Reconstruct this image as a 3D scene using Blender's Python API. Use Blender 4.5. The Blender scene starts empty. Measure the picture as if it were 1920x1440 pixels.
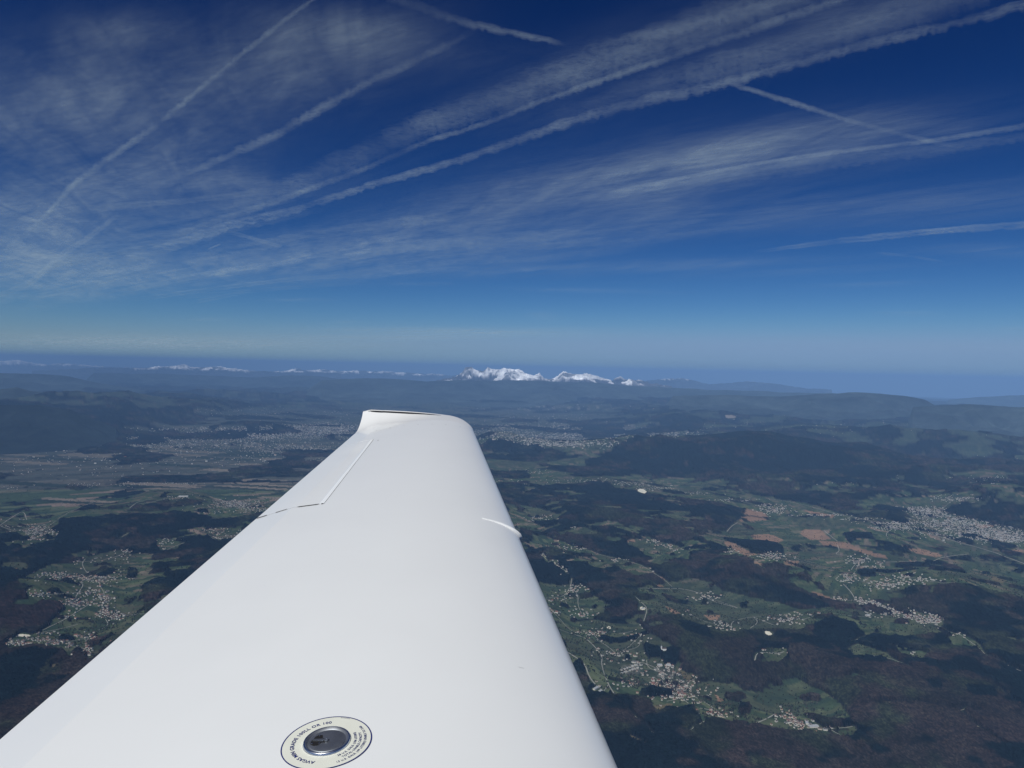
import bpy, math, random, time
import numpy as np
from mathutils import Matrix, Vector
T0 = time.time()
S = bpy.context.scene
C = S.collection
rad = math.radians
random.seed(5)
rng = np.random.default_rng(5)

# ------------------------------------------------------------------ camera, light, exposure
F = 1371.0                       # focal length in photo pixels (1920 wide)
PITCH, ROLL = rad(-1.25), rad(-1.3)
H = 2000.0                       # eye height over the lowland, metres
RE = 6.371e6
ROT = (Matrix.Rotation(rad(90) + PITCH, 3, 'X') @ Matrix.Rotation(-ROLL, 3, 'Z'))
cd = bpy.data.cameras.new('camera'); cam = bpy.data.objects.new('camera', cd); C.objects.link(cam)
cam.rotation_euler = ROT.to_euler()
cd.sensor_width = 36.0; cd.lens = 36.0 * F / 1920.0
cd.clip_start = 0.05; cd.clip_end = 900000.0
S.camera = cam

SUN_AZ, SUN_EL = rad(-152), rad(54)          # azimuth clockwise from +Y (the view), elevation
sd = Vector((math.sin(SUN_AZ) * math.cos(SUN_EL), math.cos(SUN_AZ) * math.cos(SUN_EL), math.sin(SUN_EL)))
ld = bpy.data.lights.new('sun', 'SUN'); ld.energy = 3.55; ld.angle = rad(0.53); ld.color = (1.0, 0.995, 0.93)
lo = bpy.data.objects.new('sun', ld); C.objects.link(lo)
lo.rotation_euler = sd.to_track_quat('Z', 'Y').to_euler()

W = bpy.data.worlds.new('World'); S.world = W; W.use_nodes = True
wn = W.node_tree; wn.nodes.clear()
sky = wn.nodes.new('ShaderNodeTexSky'); sky.sky_type = 'NISHITA'; sky.sun_disc = False
sky.sun_elevation = SUN_EL; sky.sun_rotation = SUN_AZ % (2 * math.pi)
sky.altitude = 2300; sky.air_density = 1.0; sky.dust_density = 0.3; sky.ozone_density = 1.6
bgn = wn.nodes.new('ShaderNodeBackground'); bgn.inputs['Strength'].default_value = 0.05
wo = wn.nodes.new('ShaderNodeOutputWorld')
# the camera's deep rendering of blue: one response curve per channel, the same in every direction
sep = wn.nodes.new('ShaderNodeSeparateColor'); cmb = wn.nodes.new('ShaderNodeCombineColor'); wn.links.new(sky.outputs[0], sep.inputs[0])
for k_, (gam, gain, top_) in enumerate(((2.4, .047, 4.1), (1.82, .157, 6.5), (1.56, .350, 10.4))):
    m0 = wn.nodes.new('ShaderNodeMath'); m0.operation = 'MINIMUM'; m0.inputs[1].default_value = 20.0
    m3 = wn.nodes.new('ShaderNodeMath'); m3.operation = 'SMOOTH_MIN'; m3.inputs[1].default_value = top_; m3.inputs[2].default_value = 2.0
    m1 = wn.nodes.new('ShaderNodeMath'); m1.operation = 'POWER'; m1.inputs[1].default_value = gam
    m2 = wn.nodes.new('ShaderNodeMath'); m2.operation = 'MULTIPLY'; m2.inputs[1].default_value = gain
    wn.links.new(sep.outputs[k_], m0.inputs[0]); wn.links.new(m0.outputs[0], m1.inputs[0]); wn.links.new(m1.outputs[0], m2.inputs[0]); wn.links.new(m2.outputs[0], m3.inputs[0]); wn.links.new(m3.outputs[0], cmb.inputs[k_])
wn.links.new(cmb.outputs[0], bgn.inputs[0]); wn.links.new(bgn.outputs[0], wo.inputs[0])

S.view_settings.view_transform = 'Standard'; S.view_settings.look = 'None'
S.view_settings.exposure = 0.0; S.view_settings.gamma = 1.0; S.view_settings.use_curve_mapping = False
S.render.engine = 'CYCLES'
S.cycles.transparent_max_bounces = 32
S.cycles.max_bounces = 6
HAZE_DENSITY = 1.9e-5
HAZE_COLOR = (0.31, 0.56, 1.0, 1)

# ------------------------------------------------------------------ helpers
Rm = np.array(ROT)               # camera-to-world
def pix_dir(u, v):
    u = np.asarray(u, float); v = np.asarray(v, float)
    d = np.stack([(u - 960) / F, -(v - 720) / F, -np.ones_like(u)], -1)
    return d @ Rm.T
def project(x, y, z):
    p = np.stack([x, y, z], -1) @ Rm
    w = np.maximum(-p[..., 2], 1e-3)
    return 960 + F * p[..., 0] / w, 720 - F * p[..., 1] / w

def hsh(ix, iy, seed):
    h = (ix.astype(np.int64) * 374761393 + iy.astype(np.int64) * 668265263 + seed * 1274126177) & 0xFFFFFFFF
    h = ((h ^ (h >> 13)) * 1274126177) & 0xFFFFFFFF
    h = ((h ^ (h >> 16)) * 2246822519) & 0xFFFFFFFF
    return ((h ^ (h >> 15)) & 0xFFFFFF) / float(0xFFFFFF)
def vn(x, y, seed=0):
    ix = np.floor(x); iy = np.floor(y); fx = x - ix; fy = y - iy
    fx = fx * fx * (3 - 2 * fx); fy = fy * fy * (3 - 2 * fy)
    a = hsh(ix, iy, seed); b = hsh(ix + 1, iy, seed); c = hsh(ix, iy + 1, seed); d = hsh(ix + 1, iy + 1, seed)
    return (a * (1 - fx) + b * fx) * (1 - fy) + (c * (1 - fx) + d * fx) * fy
def fbm(x, y, L, o=4, seed=0):
    s = 0.0; a = 0.5; t = 0.0
    for k in range(o):
        s = s + a * vn(x / L + 17.3 * k, y / L - 9.1 * k, seed + k); t += a; a *= 0.5; L = L * 0.49
    return s / t
def ridge(x, y, L, o=4, seed=0):
    s = 0.0; a = 0.5; t = 0.0
    for k in range(o):
        s = s + a * (1 - np.abs(2 * vn(x / L + 7.7 * k, y / L + 3.3 * k, seed + k) - 1)); t += a; a *= 0.5; L = L * 0.5
    return s / t
def sstep(a, b, x):
    t = np.clip((x - a) / (b - a), 0, 1); return t * t * (3 - 2 * t)
def inpoly(u, v, poly):
    p = np.array(poly, float); res = np.zeros(u.shape, bool)
    x0, y0 = p.min(0); x1, y1 = p.max(0)
    m = (u >= x0) & (u <= x1) & (v >= y0) & (v <= y1)
    if not m.any(): return res
    uu = u[m]; vv = v[m]; r = np.zeros(uu.shape, bool); j = len(p) - 1
    for i in range(len(p)):
        xi, yi = p[i]; xj, yj = p[j]
        if yi != yj:
            r ^= ((yi > vv) != (yj > vv)) & (uu < (xj - xi) * (vv - yi) / (yj - yi) + xi)
        j = i
    res[m] = r
    return res

def mesh_np(name, V, Fc, mats=(), parent=None, smooth=False, matidx=None):
    """V (n,3); Fc (m,k) int array or list of arrays of equal k"""
    me = bpy.data.meshes.new(name)
    V = np.asarray(V, np.float32)
    groups = Fc if isinstance(Fc, list) else [Fc]
    groups = [np.asarray(g, np.int32) for g in groups if len(g)]
    me.vertices.add(len(V)); me.vertices.foreach_set('co', V.ravel())
    nl = sum(g.size for g in groups); nf = sum(len(g) for g in groups)
    me.loops.add(nl); me.polygons.add(nf)
    me.loops.foreach_set('vertex_index', np.concatenate([g.ravel() for g in groups]))
    tot = np.concatenate([np.full(len(g), g.shape[1], np.int32) for g in groups])
    st = np.concatenate([[0], np.cumsum(tot)[:-1]]).astype(np.int32)
    me.polygons.foreach_set('loop_start', st)
    if matidx is not None: me.polygons.foreach_set('material_index', np.asarray(matidx, np.int32))
    me.polygons.foreach_set('use_smooth', np.full(nf, smooth, bool))
    me.update(calc_edges=True); me.validate()
    for m in (mats if isinstance(mats, (list, tuple)) else [mats]): me.materials.append(m)
    o = bpy.data.objects.new(name, me); C.objects.link(o)
    if parent: o.parent = parent
    return o
def grid_faces(ni, nj):
    i, j = np.meshgrid(np.arange(ni - 1), np.arange(nj - 1), indexing='ij')
    a = i * nj + j
    return np.stack([a, a + nj, a + nj + 1, a + 1], -1).reshape(-1, 4)
def col_attr(o, name, rgb):
    at = o.data.attributes.new(name, 'FLOAT_COLOR', 'POINT')
    c = np.ones((len(rgb), 4), np.float32); c[:, :rgb.shape[1]] = rgb
    at.data.foreach_set('color', c.ravel())
def flt_attr(o, name, a):
    at = o.data.attributes.new(name, 'FLOAT', 'POINT'); at.data.foreach_set('value', np.asarray(a, np.float32).ravel())
def tag(o, label=None, cat=None, group=None, kind=None):
    if label: o['label'] = label
    if cat: o['category'] = cat
    if group: o['group'] = group
    if kind: o['kind'] = kind
    return o
def struct(o, label=None): return tag(o, label, None, None, 'structure')

# ------------------------------------------------------------------ materials
class NT:
    def __init__(s, name):
        s.m = bpy.data.materials.new(name); s.m.use_nodes = True; s.t = s.m.node_tree; s.t.nodes.clear()
        s.out = s.n('OutputMaterial')
    def n(s, typ, **kw):
        x = s.t.nodes.new('ShaderNode' + typ)
        for k, v in kw.items():
            if k.startswith('i_'):
                x.inputs[int(k[2:]) if k[2:].isdigit() else k[2:].replace('_', ' ')].default_value = v
            else: setattr(x, k, v)
        return x
    def l(s, a, b): s.t.links.new(a, b)
    def math(s, op, a, b=None, clamp=False):
        x = s.n('Math', operation=op); x.use_clamp = clamp
        for k, q in enumerate((a, b)):
            if q is None: continue
            if hasattr(q, 'links'): s.l(q, x.inputs[k])
            else: x.inputs[k].default_value = q
        return x.outputs[0]
    def mr(s, v, a, b, c=0.0, d=1.0, smooth=False):
        x = s.n('MapRange'); x.clamp = True
        if smooth: x.interpolation_type = 'SMOOTHSTEP'
        s.l(v, x.inputs[0])
        for k, q in zip((1, 2, 3, 4), (a, b, c, d)): x.inputs[k].default_value = q
        return x.outputs[0]

def simple(name, col, rough=0.6, metal=0.0, var=0.0, scale=20.0, coat=0.0, bump=0.0):
    t = NT(name); p = t.n('BsdfPrincipled'); p.inputs['Roughness'].default_value = rough; p.inputs['Metallic'].default_value = metal
    p.inputs['Coat Weight'].default_value = coat; p.inputs['Coat Roughness'].default_value = 0.08
    tc = t.n('TexCoord'); no = t.n('TexNoise'); no.inputs['Scale'].default_value = scale; no.inputs['Detail'].default_value = 5
    t.l(tc.outputs['Object'], no.inputs['Vector'])
    f = t.mr(no.outputs['Fac'], 0.3, 0.7, 1 - var, 1 + var)
    v = t.n('VectorMath', operation='SCALE'); v.inputs[0].default_value = col; t.l(f, v.inputs['Scale'])
    t.l(v.outputs[0], p.inputs['Base Color'])
    if bump:
        b = t.n('Bump'); b.inputs['Strength'].default_value = bump; b.inputs['Distance'].default_value = 0.002
        t.l(no.outputs['Fac'], b.inputs['Height']); t.l(b.outputs[0], p.inputs['Normal'])
    t.l(p.outputs[0], t.out.inputs[0]); return t.m

def land_mat(name, scales, rough=0.95, var=0.35):
    """land cover: colour attribute broken up by object-space noise at several sizes"""
    t = NT(name); p = t.n('BsdfDiffuse'); p.inputs['Roughness'].default_value = 1.0
    at = t.n('Attribute', attribute_name='cover'); tc = t.n('TexCoord'); f = None
    for s_, a_ in scales:
        no = t.n('TexNoise'); no.inputs['Scale'].default_value = 1.0 / s_; no.inputs['Detail'].default_value = 3; no.inputs['Roughness'].default_value = 0.65
        t.l(tc.outputs['Object'], no.inputs['Vector'])
        g = t.mr(no.outputs['Fac'], 0.3, 0.7, 1 - a_, 1 + a_)
        f = g if f is None else t.math('MULTIPLY', f, g)
    v = t.n('VectorMath', operation='SCALE'); t.l(at.outputs['Color'], v.inputs[0]); t.l(f, v.inputs['Scale'])
    t.l(v.outputs[0], p.inputs[0]); t.l(p.outputs[0], t.out.inputs[0]); return t.m

M_ground = land_mat('meadow_soil', [(22, 0.22), (120, 0.18), (900, .12)])
M_forest = land_mat('tree_canopy', [(9, 0.5), (45, 0.45), (300, .35)])
M_mount = land_mat('mountain_rock', [(250, 0.3), (900, 0.35), (2600, .3)])
M_road = simple('road_surface', (0.25, 0.24, 0.22), 0.9, var=.15, scale=.02)
M_track = simple('dirt_track', (0.20, 0.165, 0.135), 0.95, var=.2, scale=.02)
M_wall = simple('house_render', (0.68, 0.65, 0.59), 0.8, var=.05, scale=.3)
M_wall2 = simple('cream_render', (0.6, 0.52, 0.42), 0.8, var=.05, scale=.3)
M_roofs = [simple('roof_red', (0.17, 0.075, 0.055), 0.8, var=.15, scale=.5), simple('roof_brown', (0.10, 0.07, 0.058), 0.8, var=.15, scale=.5),
           simple('roof_grey', (0.09, 0.09, 0.095), 0.7, var=.1, scale=.5), simple('roof_pale', (0.36, 0.37, 0.39), 0.5, var=.1, scale=.5)]
M_pale = simple('pale_stone', (0.62, 0.58, 0.48), 0.9, var=.15, scale=.05)
M_bright = simple('brightened_white', (0.89, 0.90, 0.90), 0.35, var=.01)  # wing white lightened to paint sunlit edges
M_tan = simple('tan_rock', (0.30, 0.24, 0.19), .9, var=.15, scale=.02)
M_white = simple('white_paint', (0.815, 0.825, 0.825), 0.38, var=.012, scale=3.0, coat=0.35)
M_tip = simple('white_fairing_paint', (0.80, 0.80, 0.795), 0.33, var=.01, scale=4.0, coat=0.4)
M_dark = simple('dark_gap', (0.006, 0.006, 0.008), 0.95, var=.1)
M_lens = simple('smoked_lens', (0.03, 0.03, 0.032), 0.12, var=.1)
M_metal = simple('brushed_metal', (0.75, 0.76, 0.78), 0.30, metal=1.0, var=.08, scale=60)
M_metal2 = simple('worn_cap_metal', (0.34, 0.36, 0.39), 0.5, metal=0.95, var=.18, scale=45)
M_ink = simple('blue_ink', (0.02, 0.03, 0.16), 0.5, var=.15, scale=200)
M_plac = simple('cream_placard', (0.74, 0.745, 0.66), 0.45, var=.03, scale=30)

# ------------------------------------------------------------------ the lie of the land (traced where it stands)
OPEN = [
 [(1000,1003),(1020,1005),(1060,1020),(1110,1032),(1150,1048),(1187,1057),(1217,1063),(1227,1073),(1200,1080),(1133,1053),(1067,1040),(990,1035)],
 [(1010,1090),(1040,1080),(1060,1072),(1097,1100),(1120,1122),(1147,1137),(1143,1147),(1110,1160),(1033,1147),(1012,1120)],
 [(1173,1012),(1213,1008),(1263,1021),(1290,1033),(1290,1050),(1247,1053),(1213,1043),(1180,1023)],
 [(950,945),(1000,950),(1045,965),(1050,985),(1010,998),(970,990)],
 [(1297,997),(1340,1001),(1367,1000),(1377,980),(1387,973),(1400,955),(1350,942),(1260,930),(1150,912),(1130,893),(1220,893),(1300,898),(1350,915),(1440,933),
  (1521,945),(1596,970),(1645,971),(1700,976),(1712,970),(1690,957),(1650,945),(1630,932),(1700,934),(1757,926),(1832,920),(1840,926),(1795,945),(1760,958),(1800,968),(1832,975),(1870,985),(1920,994),(1990,1000),(1990,1130),
  (1920,1125),(1870,1110),(1814,1095),(1750,1091),(1697,1100),(1660,1112),(1668,1128),(1682,1138),(1731,1150),(1765,1158),(1772,1170),(1740,1172),(1682,1157),(1645,1136),(1600,1134),(1560,1128),(1517,1110),(1476,1084),(1420,1061),(1350,1023)],
 [(1197,1103),(1233,1098),(1287,1085),(1333,1092),(1353,1107),(1413,1120),(1457,1127),(1500,1143),(1560,1140),(1630,1147),(1690,1160),(1757,1175),(1770,1190),(1700,1192),(1640,1190),(1622,1190),(1600,1170),(1560,1160),(1525,1170),(1500,1180),(1440,1178),(1383,1187),(1347,1187),(1307,1167),(1240,1147),(1233,1137),(1253,1127),(1200,1110)],
 [(1413,1227),(1440,1215),(1477,1217),(1473,1233),(1453,1243),(1417,1240)],
 [(1585,1220),(1607,1207),(1660,1222),(1675,1236),(1705,1250),(1645,1236),(1607,1230)],
 [(1682,1211),(1739,1222),(1731,1237),(1690,1226)], [(1626,1178),(1649,1185),(1615,1196)], [(1795,1185),(1825,1200),(1844,1215),(1787,1211),(1780,1196)],
 [(1310,1280),(1333,1277),(1377,1280),(1400,1293),(1433,1297),(1447,1277),(1495,1273),(1547,1301),(1581,1327),(1604,1357),(1607,1369),(1592,1384),(1547,1380),(1517,1369),(1476,1372),(1420,1365),(1370,1356),(1315,1350),(1307,1320)],
 [(1035,1170),(1067,1165),(1110,1161),(1160,1171),(1197,1168),(1217,1187),(1253,1207),(1290,1250),(1310,1270),(1306,1290),(1310,1310),(1290,1330),(1253,1325),(1233,1332),(1220,1315),(1187,1303),(1153,1303),(1130,1299),(1113,1284),(1103,1262),(1095,1245),(1060,1225),(1040,1193)],
 [(1205,1385),(1215,1400),(1190,1392),(1180,1378)],
 # left
 [(337,994),(378,987),(451,991),(448,1008),(410,1012),(382,1005),(340,1006)], [(292,1008),(340,1015),(333,1029),(302,1033)],
 [(35,1085),(69,1071),(94,1060),(139,1057),(153,1047),(222,1031),(285,1040),(285,1064),(264,1095),(267,1112),(257,1130),(280,1151),(257,1170),(198,1213),(174,1236),(139,1236),(115,1219),(69,1207),(21,1219),(12,1206),(45,1189),(83,1185),(121,1140),(111,1125),(59,1125),(53,1105),(69,1099),(33,1092)],
 [(100,1249),(112,1244),(122,1249),(118,1256),(104,1258)],
 # far lowland
 [(-200,815),(0,812),(100,812),(250,800),(300,790),(420,770),(500,760),(700,752),(880,755),(1000,758),(1130,775),(1200,786),(1270,800),(1190,815),(1160,845),(1060,860),(1000,855),(890,830),(880,900),(700,960),(490,962),(470,965),(430,972),(400,975),(390,960),(395,945),(385,938),(340,934),(290,937),(260,940),(240,947),(250,955),(240,960),(200,966),(160,968),(104,975),(115,985),(104,1012),(60,1020),(50,1012),(20,1000),(0,977),(-200,970)],
]
WOODS = [
 [(1377,1010),(1433,1013),(1467,1023),(1473,1037),(1430,1038),(1383,1023)], [(1581,1005),(1615,1003),(1682,1020),(1705,1031),(1697,1037),(1645,1031),(1589,1016)],
 [(1600,1069),(1645,1069),(1640,1080),(1610,1080)], [(1731,1050),(1772,1054),(1776,1061),(1735,1058)], [(1383,1130),(1417,1127),(1420,1137),(1387,1142)],
 [(1207,1205),(1235,1212),(1277,1220),(1272,1246),(1213,1242)], [(1168,1232),(1180,1228),(1187,1240),(1172,1245)],
 [(148,947),(180,948),(181,956),(150,958)], [(108,1192),(139,1192),(142,1203),(110,1203)],
 [(390,800),(430,789),(520,794),(580,803),(570,812),(500,815),(400,812)], [(605,817),(625,813),(650,822),(645,827),(615,824)],
 [(193,822),(310,822),(320,832),(190,836)], [(880,834),(972,830),(1050,843),(1112,848),(1060,858),(900,862)], [(300,775),(420,778),(480,785),(380,790)],
 [(1597,975),(1640,968),(1690,972),(1715,980),(1680,984),(1640,980)], [(1525,945),(1545,940),(1590,948),(1596,962),(1560,955)], [(1360,1300),(1385,1296),(1400,1305),(1385,1318),(1365,1312)], [(1395,1320),(1412,1318),(1410,1340),(1390,1345),(1380,1332)],
 [(240,1062),(262,1068),(258,1090),(240,1080)],
]
BROWN = [
 [(1407,1003),(1440,1001),(1454,1005),(1470,1013),(1457,1018),(1413,1011)], [(1508,992),(1540,994),(1559,1012),(1519,1012),(1499,1001)],
 [(1536,1014),(1585,1016),(1607,1026),(1660,1041),(1664,1048),(1641,1044),(1600,1031),(1544,1024)], [(1701,1029),(1727,1029),(1769,1041),(1757,1045),(1720,1038)],
 [(1390,967),(1400,953),(1437,963),(1440,975),(1387,978)], [(1506,956),(1566,966),(1562,971),(1521,964)], [(1547,952),(1581,954),(1570,960)],
 [(1357,1017),(1380,1010),(1383,1023),(1420,1040),(1400,1043),(1363,1024)], [(1471,1050),(1499,1052),(1491,1061),(1471,1059)], [(1390,1047),(1443,1060),(1437,1063),(1393,1050)],
 [(1825,981),(1889,990),(1832,988)], [(1870,1029),(1920,1031),(1920,1036),(1874,1035)], [(1525,1108),(1559,1121),(1551,1124),(1522,1111)],
 [(1233,1080),(1250,1080),(1257,1087),(1237,1088)], [(1217,1092),(1233,1092),(1245,1100),(1228,1101)], [(1247,1137),(1263,1142),(1277,1150),(1263,1152)],
 [(1430,1195),(1467,1200),(1500,1195),(1500,1207),(1447,1203)], [(1320,1153),(1350,1153),(1347,1163),(1330,1162)], [(1340,1300),(1357,1313),(1347,1317)],
 [(1506,1369),(1532,1369),(1536,1378),(1508,1375)], [(1413,1119),(1453,1122),(1453,1126)], [(1173,1012),(1190,1011),(1192,1016),(1178,1017)], [(1700,1048),(1712,1050),(1708,1054)],
]
OLIVE = [[(1273,1248),(1307,1270),(1295,1276),(1277,1262)], [(1227,1320),(1262,1318),(1262,1335),(1227,1338)], [(1859,1080),(1889,1084),(1881,1095),(1862,1088)],
         [(100,1249),(112,1244),(122,1249),(118,1256),(104,1258)], [(1180,1378),(1205,1385),(1215,1400),(1190,1392)], [(1490,1115),(1530,1125),(1520,1130)], [(1784,1052),(1800,1053),(1806,1058),(1788,1057)]]
CONIF = [[(1525,1165),(1560,1160),(1620,1165),(1630,1185),(1600,1205),(1575,1225),(1555,1200),(1525,1195)], [(1697,1282),(1757,1279),(1769,1294),(1705,1295)], [(1810,1290),(1866,1290),(1870,1312),(1821,1305)], [(1892,1297),(1925,1282),(1925,1331),(1890,1315)],
         [(1275,1150),(1320,1170),(1340,1195),(1330,1210),(1290,1190),(1265,1165)], [(0,1235),(60,1215),(110,1225),(60,1290),(0,1330)], [(1560,1140),(1500,1115),(1440,1100),(1470,1130),(1540,1142)],
         [(0,1040),(35,1060),(30,1090),(0,1110)], [(1590,1350),(1640,1375),(1600,1400),(1580,1385)]]
BARE = [[(0,1112),(40,1109),(110,1126),(120,1142),(90,1172),(0,1190)], [(1480,1210),(1560,1215),(1600,1240),(1700,1260),(1760,1300),(1800,1330),(1925,1350),(1925,1400),(1760,1400),(1700,1350),(1640,1310),(1560,1290),(1480,1260)], [(1200,1150),(1300,1190),(1400,1230),(1420,1260),(1330,1250),(1250,1200)]]
ROADS = [ # (width, track?, points)
 (9, 0, [(1060,1220),(1067,1225),(1097,1243),(1103,1267),(1117,1285),(1140,1303),(1173,1327),(1200,1353),(1227,1378)]),
 (6, 1, [(1280,1393),(1303,1392),(1320,1410),(1350,1438)]),
 (8, 0, [(1043,1177),(1067,1188),(1093,1193),(1110,1207),(1130,1230),(1127,1247),(1140,1283),(1153,1303)]),
 (6, 0, [(1130,1299),(1140,1285)]),
 (8, 0, [(1293,1373),(1300,1363),(1317,1357),(1320,1350),(1360,1347),(1372,1355)]), (6, 0, [(1360,1347),(1352,1338),(1330,1330),(1312,1328)]),
 (8, 0, [(1405,1362),(1433,1350),(1457,1338)]),
 (7, 0, [(1372,1183),(1370,1167),(1390,1160),(1413,1157),(1440,1155),(1460,1160)]), (6, 0, [(1413,1157),(1423,1167),(1407,1178)]), (6,0,[(1413,1157),(1430,1164),(1450,1172)]),
 (7, 0, [(1200,1103),(1240,1104),(1277,1103),(1317,1113),(1333,1127),(1383,1140)]),
 (8, 0, [(1596,1069),(1600,1062),(1606,1056)]), (8, 0, [(1581,1095),(1596,1110),(1604,1125),(1615,1132)]), (9, 0, [(1663,1054),(1731,1052)]), (9, 0, [(1750,1052),(1769,1044),(1817,1039)]),
 (14, 0, [(1740,1000),(1800,1018),(1851,1031),(1920,1057)]), (8, 0, [(1510,1056),(1562,1071)]), (8, 0, [(1487,1044),(1500,1050),(1530,1056)]),
 (6, 0, [(1600,1228),(1622,1230),(1645,1230),(1675,1236),(1705,1250)]), (6, 0, [(1559,1369),(1570,1378),(1585,1382)]),
 (5, 1, [(1641,1314),(1675,1318),(1720,1316),(1780,1329),(1802,1335),(1810,1327),(1836,1325)]), (5, 1, [(1825,1357),(1851,1374),(1885,1397)]), (5,1,[(1802,1335),(1825,1357)]), (4,1,[(1871,1288),(1895,1312),(1915,1322)]),
 (8, 0, [(1363,997),(1372,986),(1383,980)]), (8, 0, [(1597,1204),(1615,1196),(1640,1188)]), (7,0,[(1415,1240),(1418,1225),(1432,1222),(1455,1228),(1470,1222)]),
 (8, 0, [(1570,1022),(1575,1034),(1562,1040),(1600,1042)]), (8,0,[(1570,1015),(1556,1004),(1545,995)]), (10,0,[(1440,935),(1500,944),(1560,962),(1640,978),(1700,992),(1740,1000)]),
 (9,0,[(1130,900),(1200,908),(1260,918),(1320,928),(1380,938),(1440,952)]), (8,0,[(1676,990),(1660,1000),(1665,1010)]),
 (6, 0, [(160,1048),(154,1056),(156,1064),(163,1074)]), (7, 0, [(145,1093),(158,1095),(149,1109),(142,1119)]), (6, 0, [(80,1185),(104,1182),(146,1171)]), (6, 0, [(167,1133),(128,1158),(104,1170),(80,1182)]),
 (6, 0, [(137,1213),(167,1217),(172,1229)]), (8, 0, [(2,987),(21,994),(30,996)]), (6, 0, [(233,1154),(267,1152),(290,1150)]), (9, 0, [(111,972),(128,961),(156,949),(180,940)]), (8, 0, [(243,953),(257,941),(288,935)]),
 (6,0,[(195,1127),(189,1137),(198,1144)]), (6,0,[(184,1182),(205,1173),(198,1161)]), (6, 0, [(228,1007),(240,1000)]), (9,0,[(0,985),(30,965),(45,958),(50,975)]), (6,0,[(313,1031),(333,1022),(345,1018)]),
 (6,0,[(1207,1165),(1215,1140),(1203,1130),(1190,1118)]), (6,0,[(1058,1118),(1062,1133),(1070,1138)]), (6,0,[(1020,1122),(1045,1120),(1058,1118),(1070,1100),(1072,1085)]),
 (5,0,[(1160,1188),(1175,1186),(1187,1184)]), (5,0,[(1212,1238),(1215,1256),(1246,1260),(1245,1272)]), (5,0,[(1262,1255),(1261,1272),(1255,1285)]), (5,0,[(1215,1270),(1235,1272),(1255,1290),(1275,1300),(1280,1310),(1250,1315)]),
 (5,0,[(1165,1225),(1185,1216),(1199,1215),(1200,1200)]), (5,0,[(1303,1273),(1290,1276),(1288,1290)]),
]

# ------------------------------------------------------------------ terrain grid: rings round the spot below the aeroplane
NC = 980
az_in = np.radians(np.linspace(-46, 46, NC))
az_out = np.radians(np.concatenate([np.arange(48, 313, 3.0)]))
az = np.concatenate([az_in, az_out])
dep = np.radians(np.linspace(39, 2.75, 620))
rr = H / np.tan(dep)
far = rr[-1] * np.exp(np.linspace(0, 1, 70)[1:] * math.log(205000 / rr[-1]))
rads = np.concatenate([[700, 1400, 2000, 2350], rr, far])
A, R = np.meshgrid(az, rads, indexing='ij')
X = np.sin(A) * R; Y = np.cos(A) * R
BASE = -H - R * R / (2 * RE)
U0, V0 = project(X, Y, BASE)
front = np.cos(A) > 0.3
wu = (fbm(X, Y, 260, 3, 3) - .5) ; wv = (fbm(X, Y, 260, 3, 8) - .5)
wu2 = (vn(X / 60, Y / 60, 31) - .5); wv2 = (vn(X / 60, Y / 60, 37) - .5)
kx = 2600.0 / np.maximum(R, 2500)            # feature warp shrinks with distance
wu3 = (vn(X / 24, Y / 24, 33) - .5); wv3 = (vn(X / 24, Y / 24, 39) - .5)
def masks(U, V):
    Uw = U + wu * 30 * kx + wu2 * 12 * kx + wu3 * 7 * kx; Vw = V + wv * 16 * kx + wv2 * 7 * kx + wv3 * 4 * kx
    op = np.zeros(U.shape, bool)
    for p in OPEN: op |= inpoly(Uw, Vw, p)
    for p in WOODS: op &= ~inpoly(Uw, Vw, p)
    return op & front, Uw, Vw
op0, _, _ = masks(U0, V0)
def blur(a, n, ax):
    k = np.ones(n) / n; pad = n // 2
    cs = np.cumsum(np.concatenate([np.repeat(np.take(a, [0], ax), pad + 1, ax), a, np.repeat(np.take(a, [-1], ax), n - pad - 1, ax)], ax), ax)
    hi = np.take(cs, np.arange(n, n + a.shape[ax]), ax); lo_ = np.take(cs, np.arange(0, a.shape[ax]), ax)
    return (hi - lo_) / n
ob = op0.astype(float)
for n in (25, 17): ob = blur(blur(ob, n, 0), n, 1)
hilly = np.clip(1.15 - ob * 1.15, 0, 1)
farm = sstep(10000, 19000, R)                                 # higher hills farther off
flat = sstep(0.6, 0.95, blur(blur(inpoly(U0, V0, OPEN[-1]).astype(float), 31, 0), 31, 1)) * 0.9
relief = ridge(X, Y, 1500, 4, 50) * 110 + fbm(X, Y, 5200, 3, 60) * (90 + 260 * farm) + (ridge(X, Y, 4200, 4, 70) - .45) * 620 * farm
roll_ = fbm(X, Y, 700, 3, 90) * 55
HT = (relief * hilly + roll_ * (1 - hilly * .5) * (1 - flat)) * (1 - flat * .85)
HT *= sstep(0, 2500, R) * (1 - .5 * sstep(60000, 110000, R))
# low wooded hills standing in the plain
def hill(px, py, h, ru, rv):
    d = pix_dir(px, py); a0 = math.atan2(d[0], d[1]); t = -d[2] / math.hypot(d[0], d[1])
    r0 = H / t * (1 + (H / t) ** 2 / (2 * RE * H) * 1.0) if t > 0 else 60000
    g = np.exp(-(((A - a0) * r0 / ru) ** 2 + ((R - r0) / rv) ** 2)); return g * h * (0.75 + .5 * fbm(X, Y, rv * .8, 3, int(px)))
for hh in [(490,806,150,2200,900),(628,823,90,500,350),(60,800,330,3500,2500),(220,785,260,4500,3000),(1450,1090,70,900,500),(1800,1150,120,900,700),(1640,1022,35,600,250),(1640,985,70,900,500),(1890,960,180,1500,900),(1240,1225,45,250,200),(1100,985,80,1200,600),
           (980,850,120,2000,700),(1560,870,200,2500,1200),(1700,850,220,3000,1500),(1330,870,200,2500,1500),(1800,800,350,5000,3000),(1350,800,300,5000,3000),(330,1000,70,900,500),(50,1140,90,500,400)]:
    HT = HT + hill(*hh)
Z = BASE + HT
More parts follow.
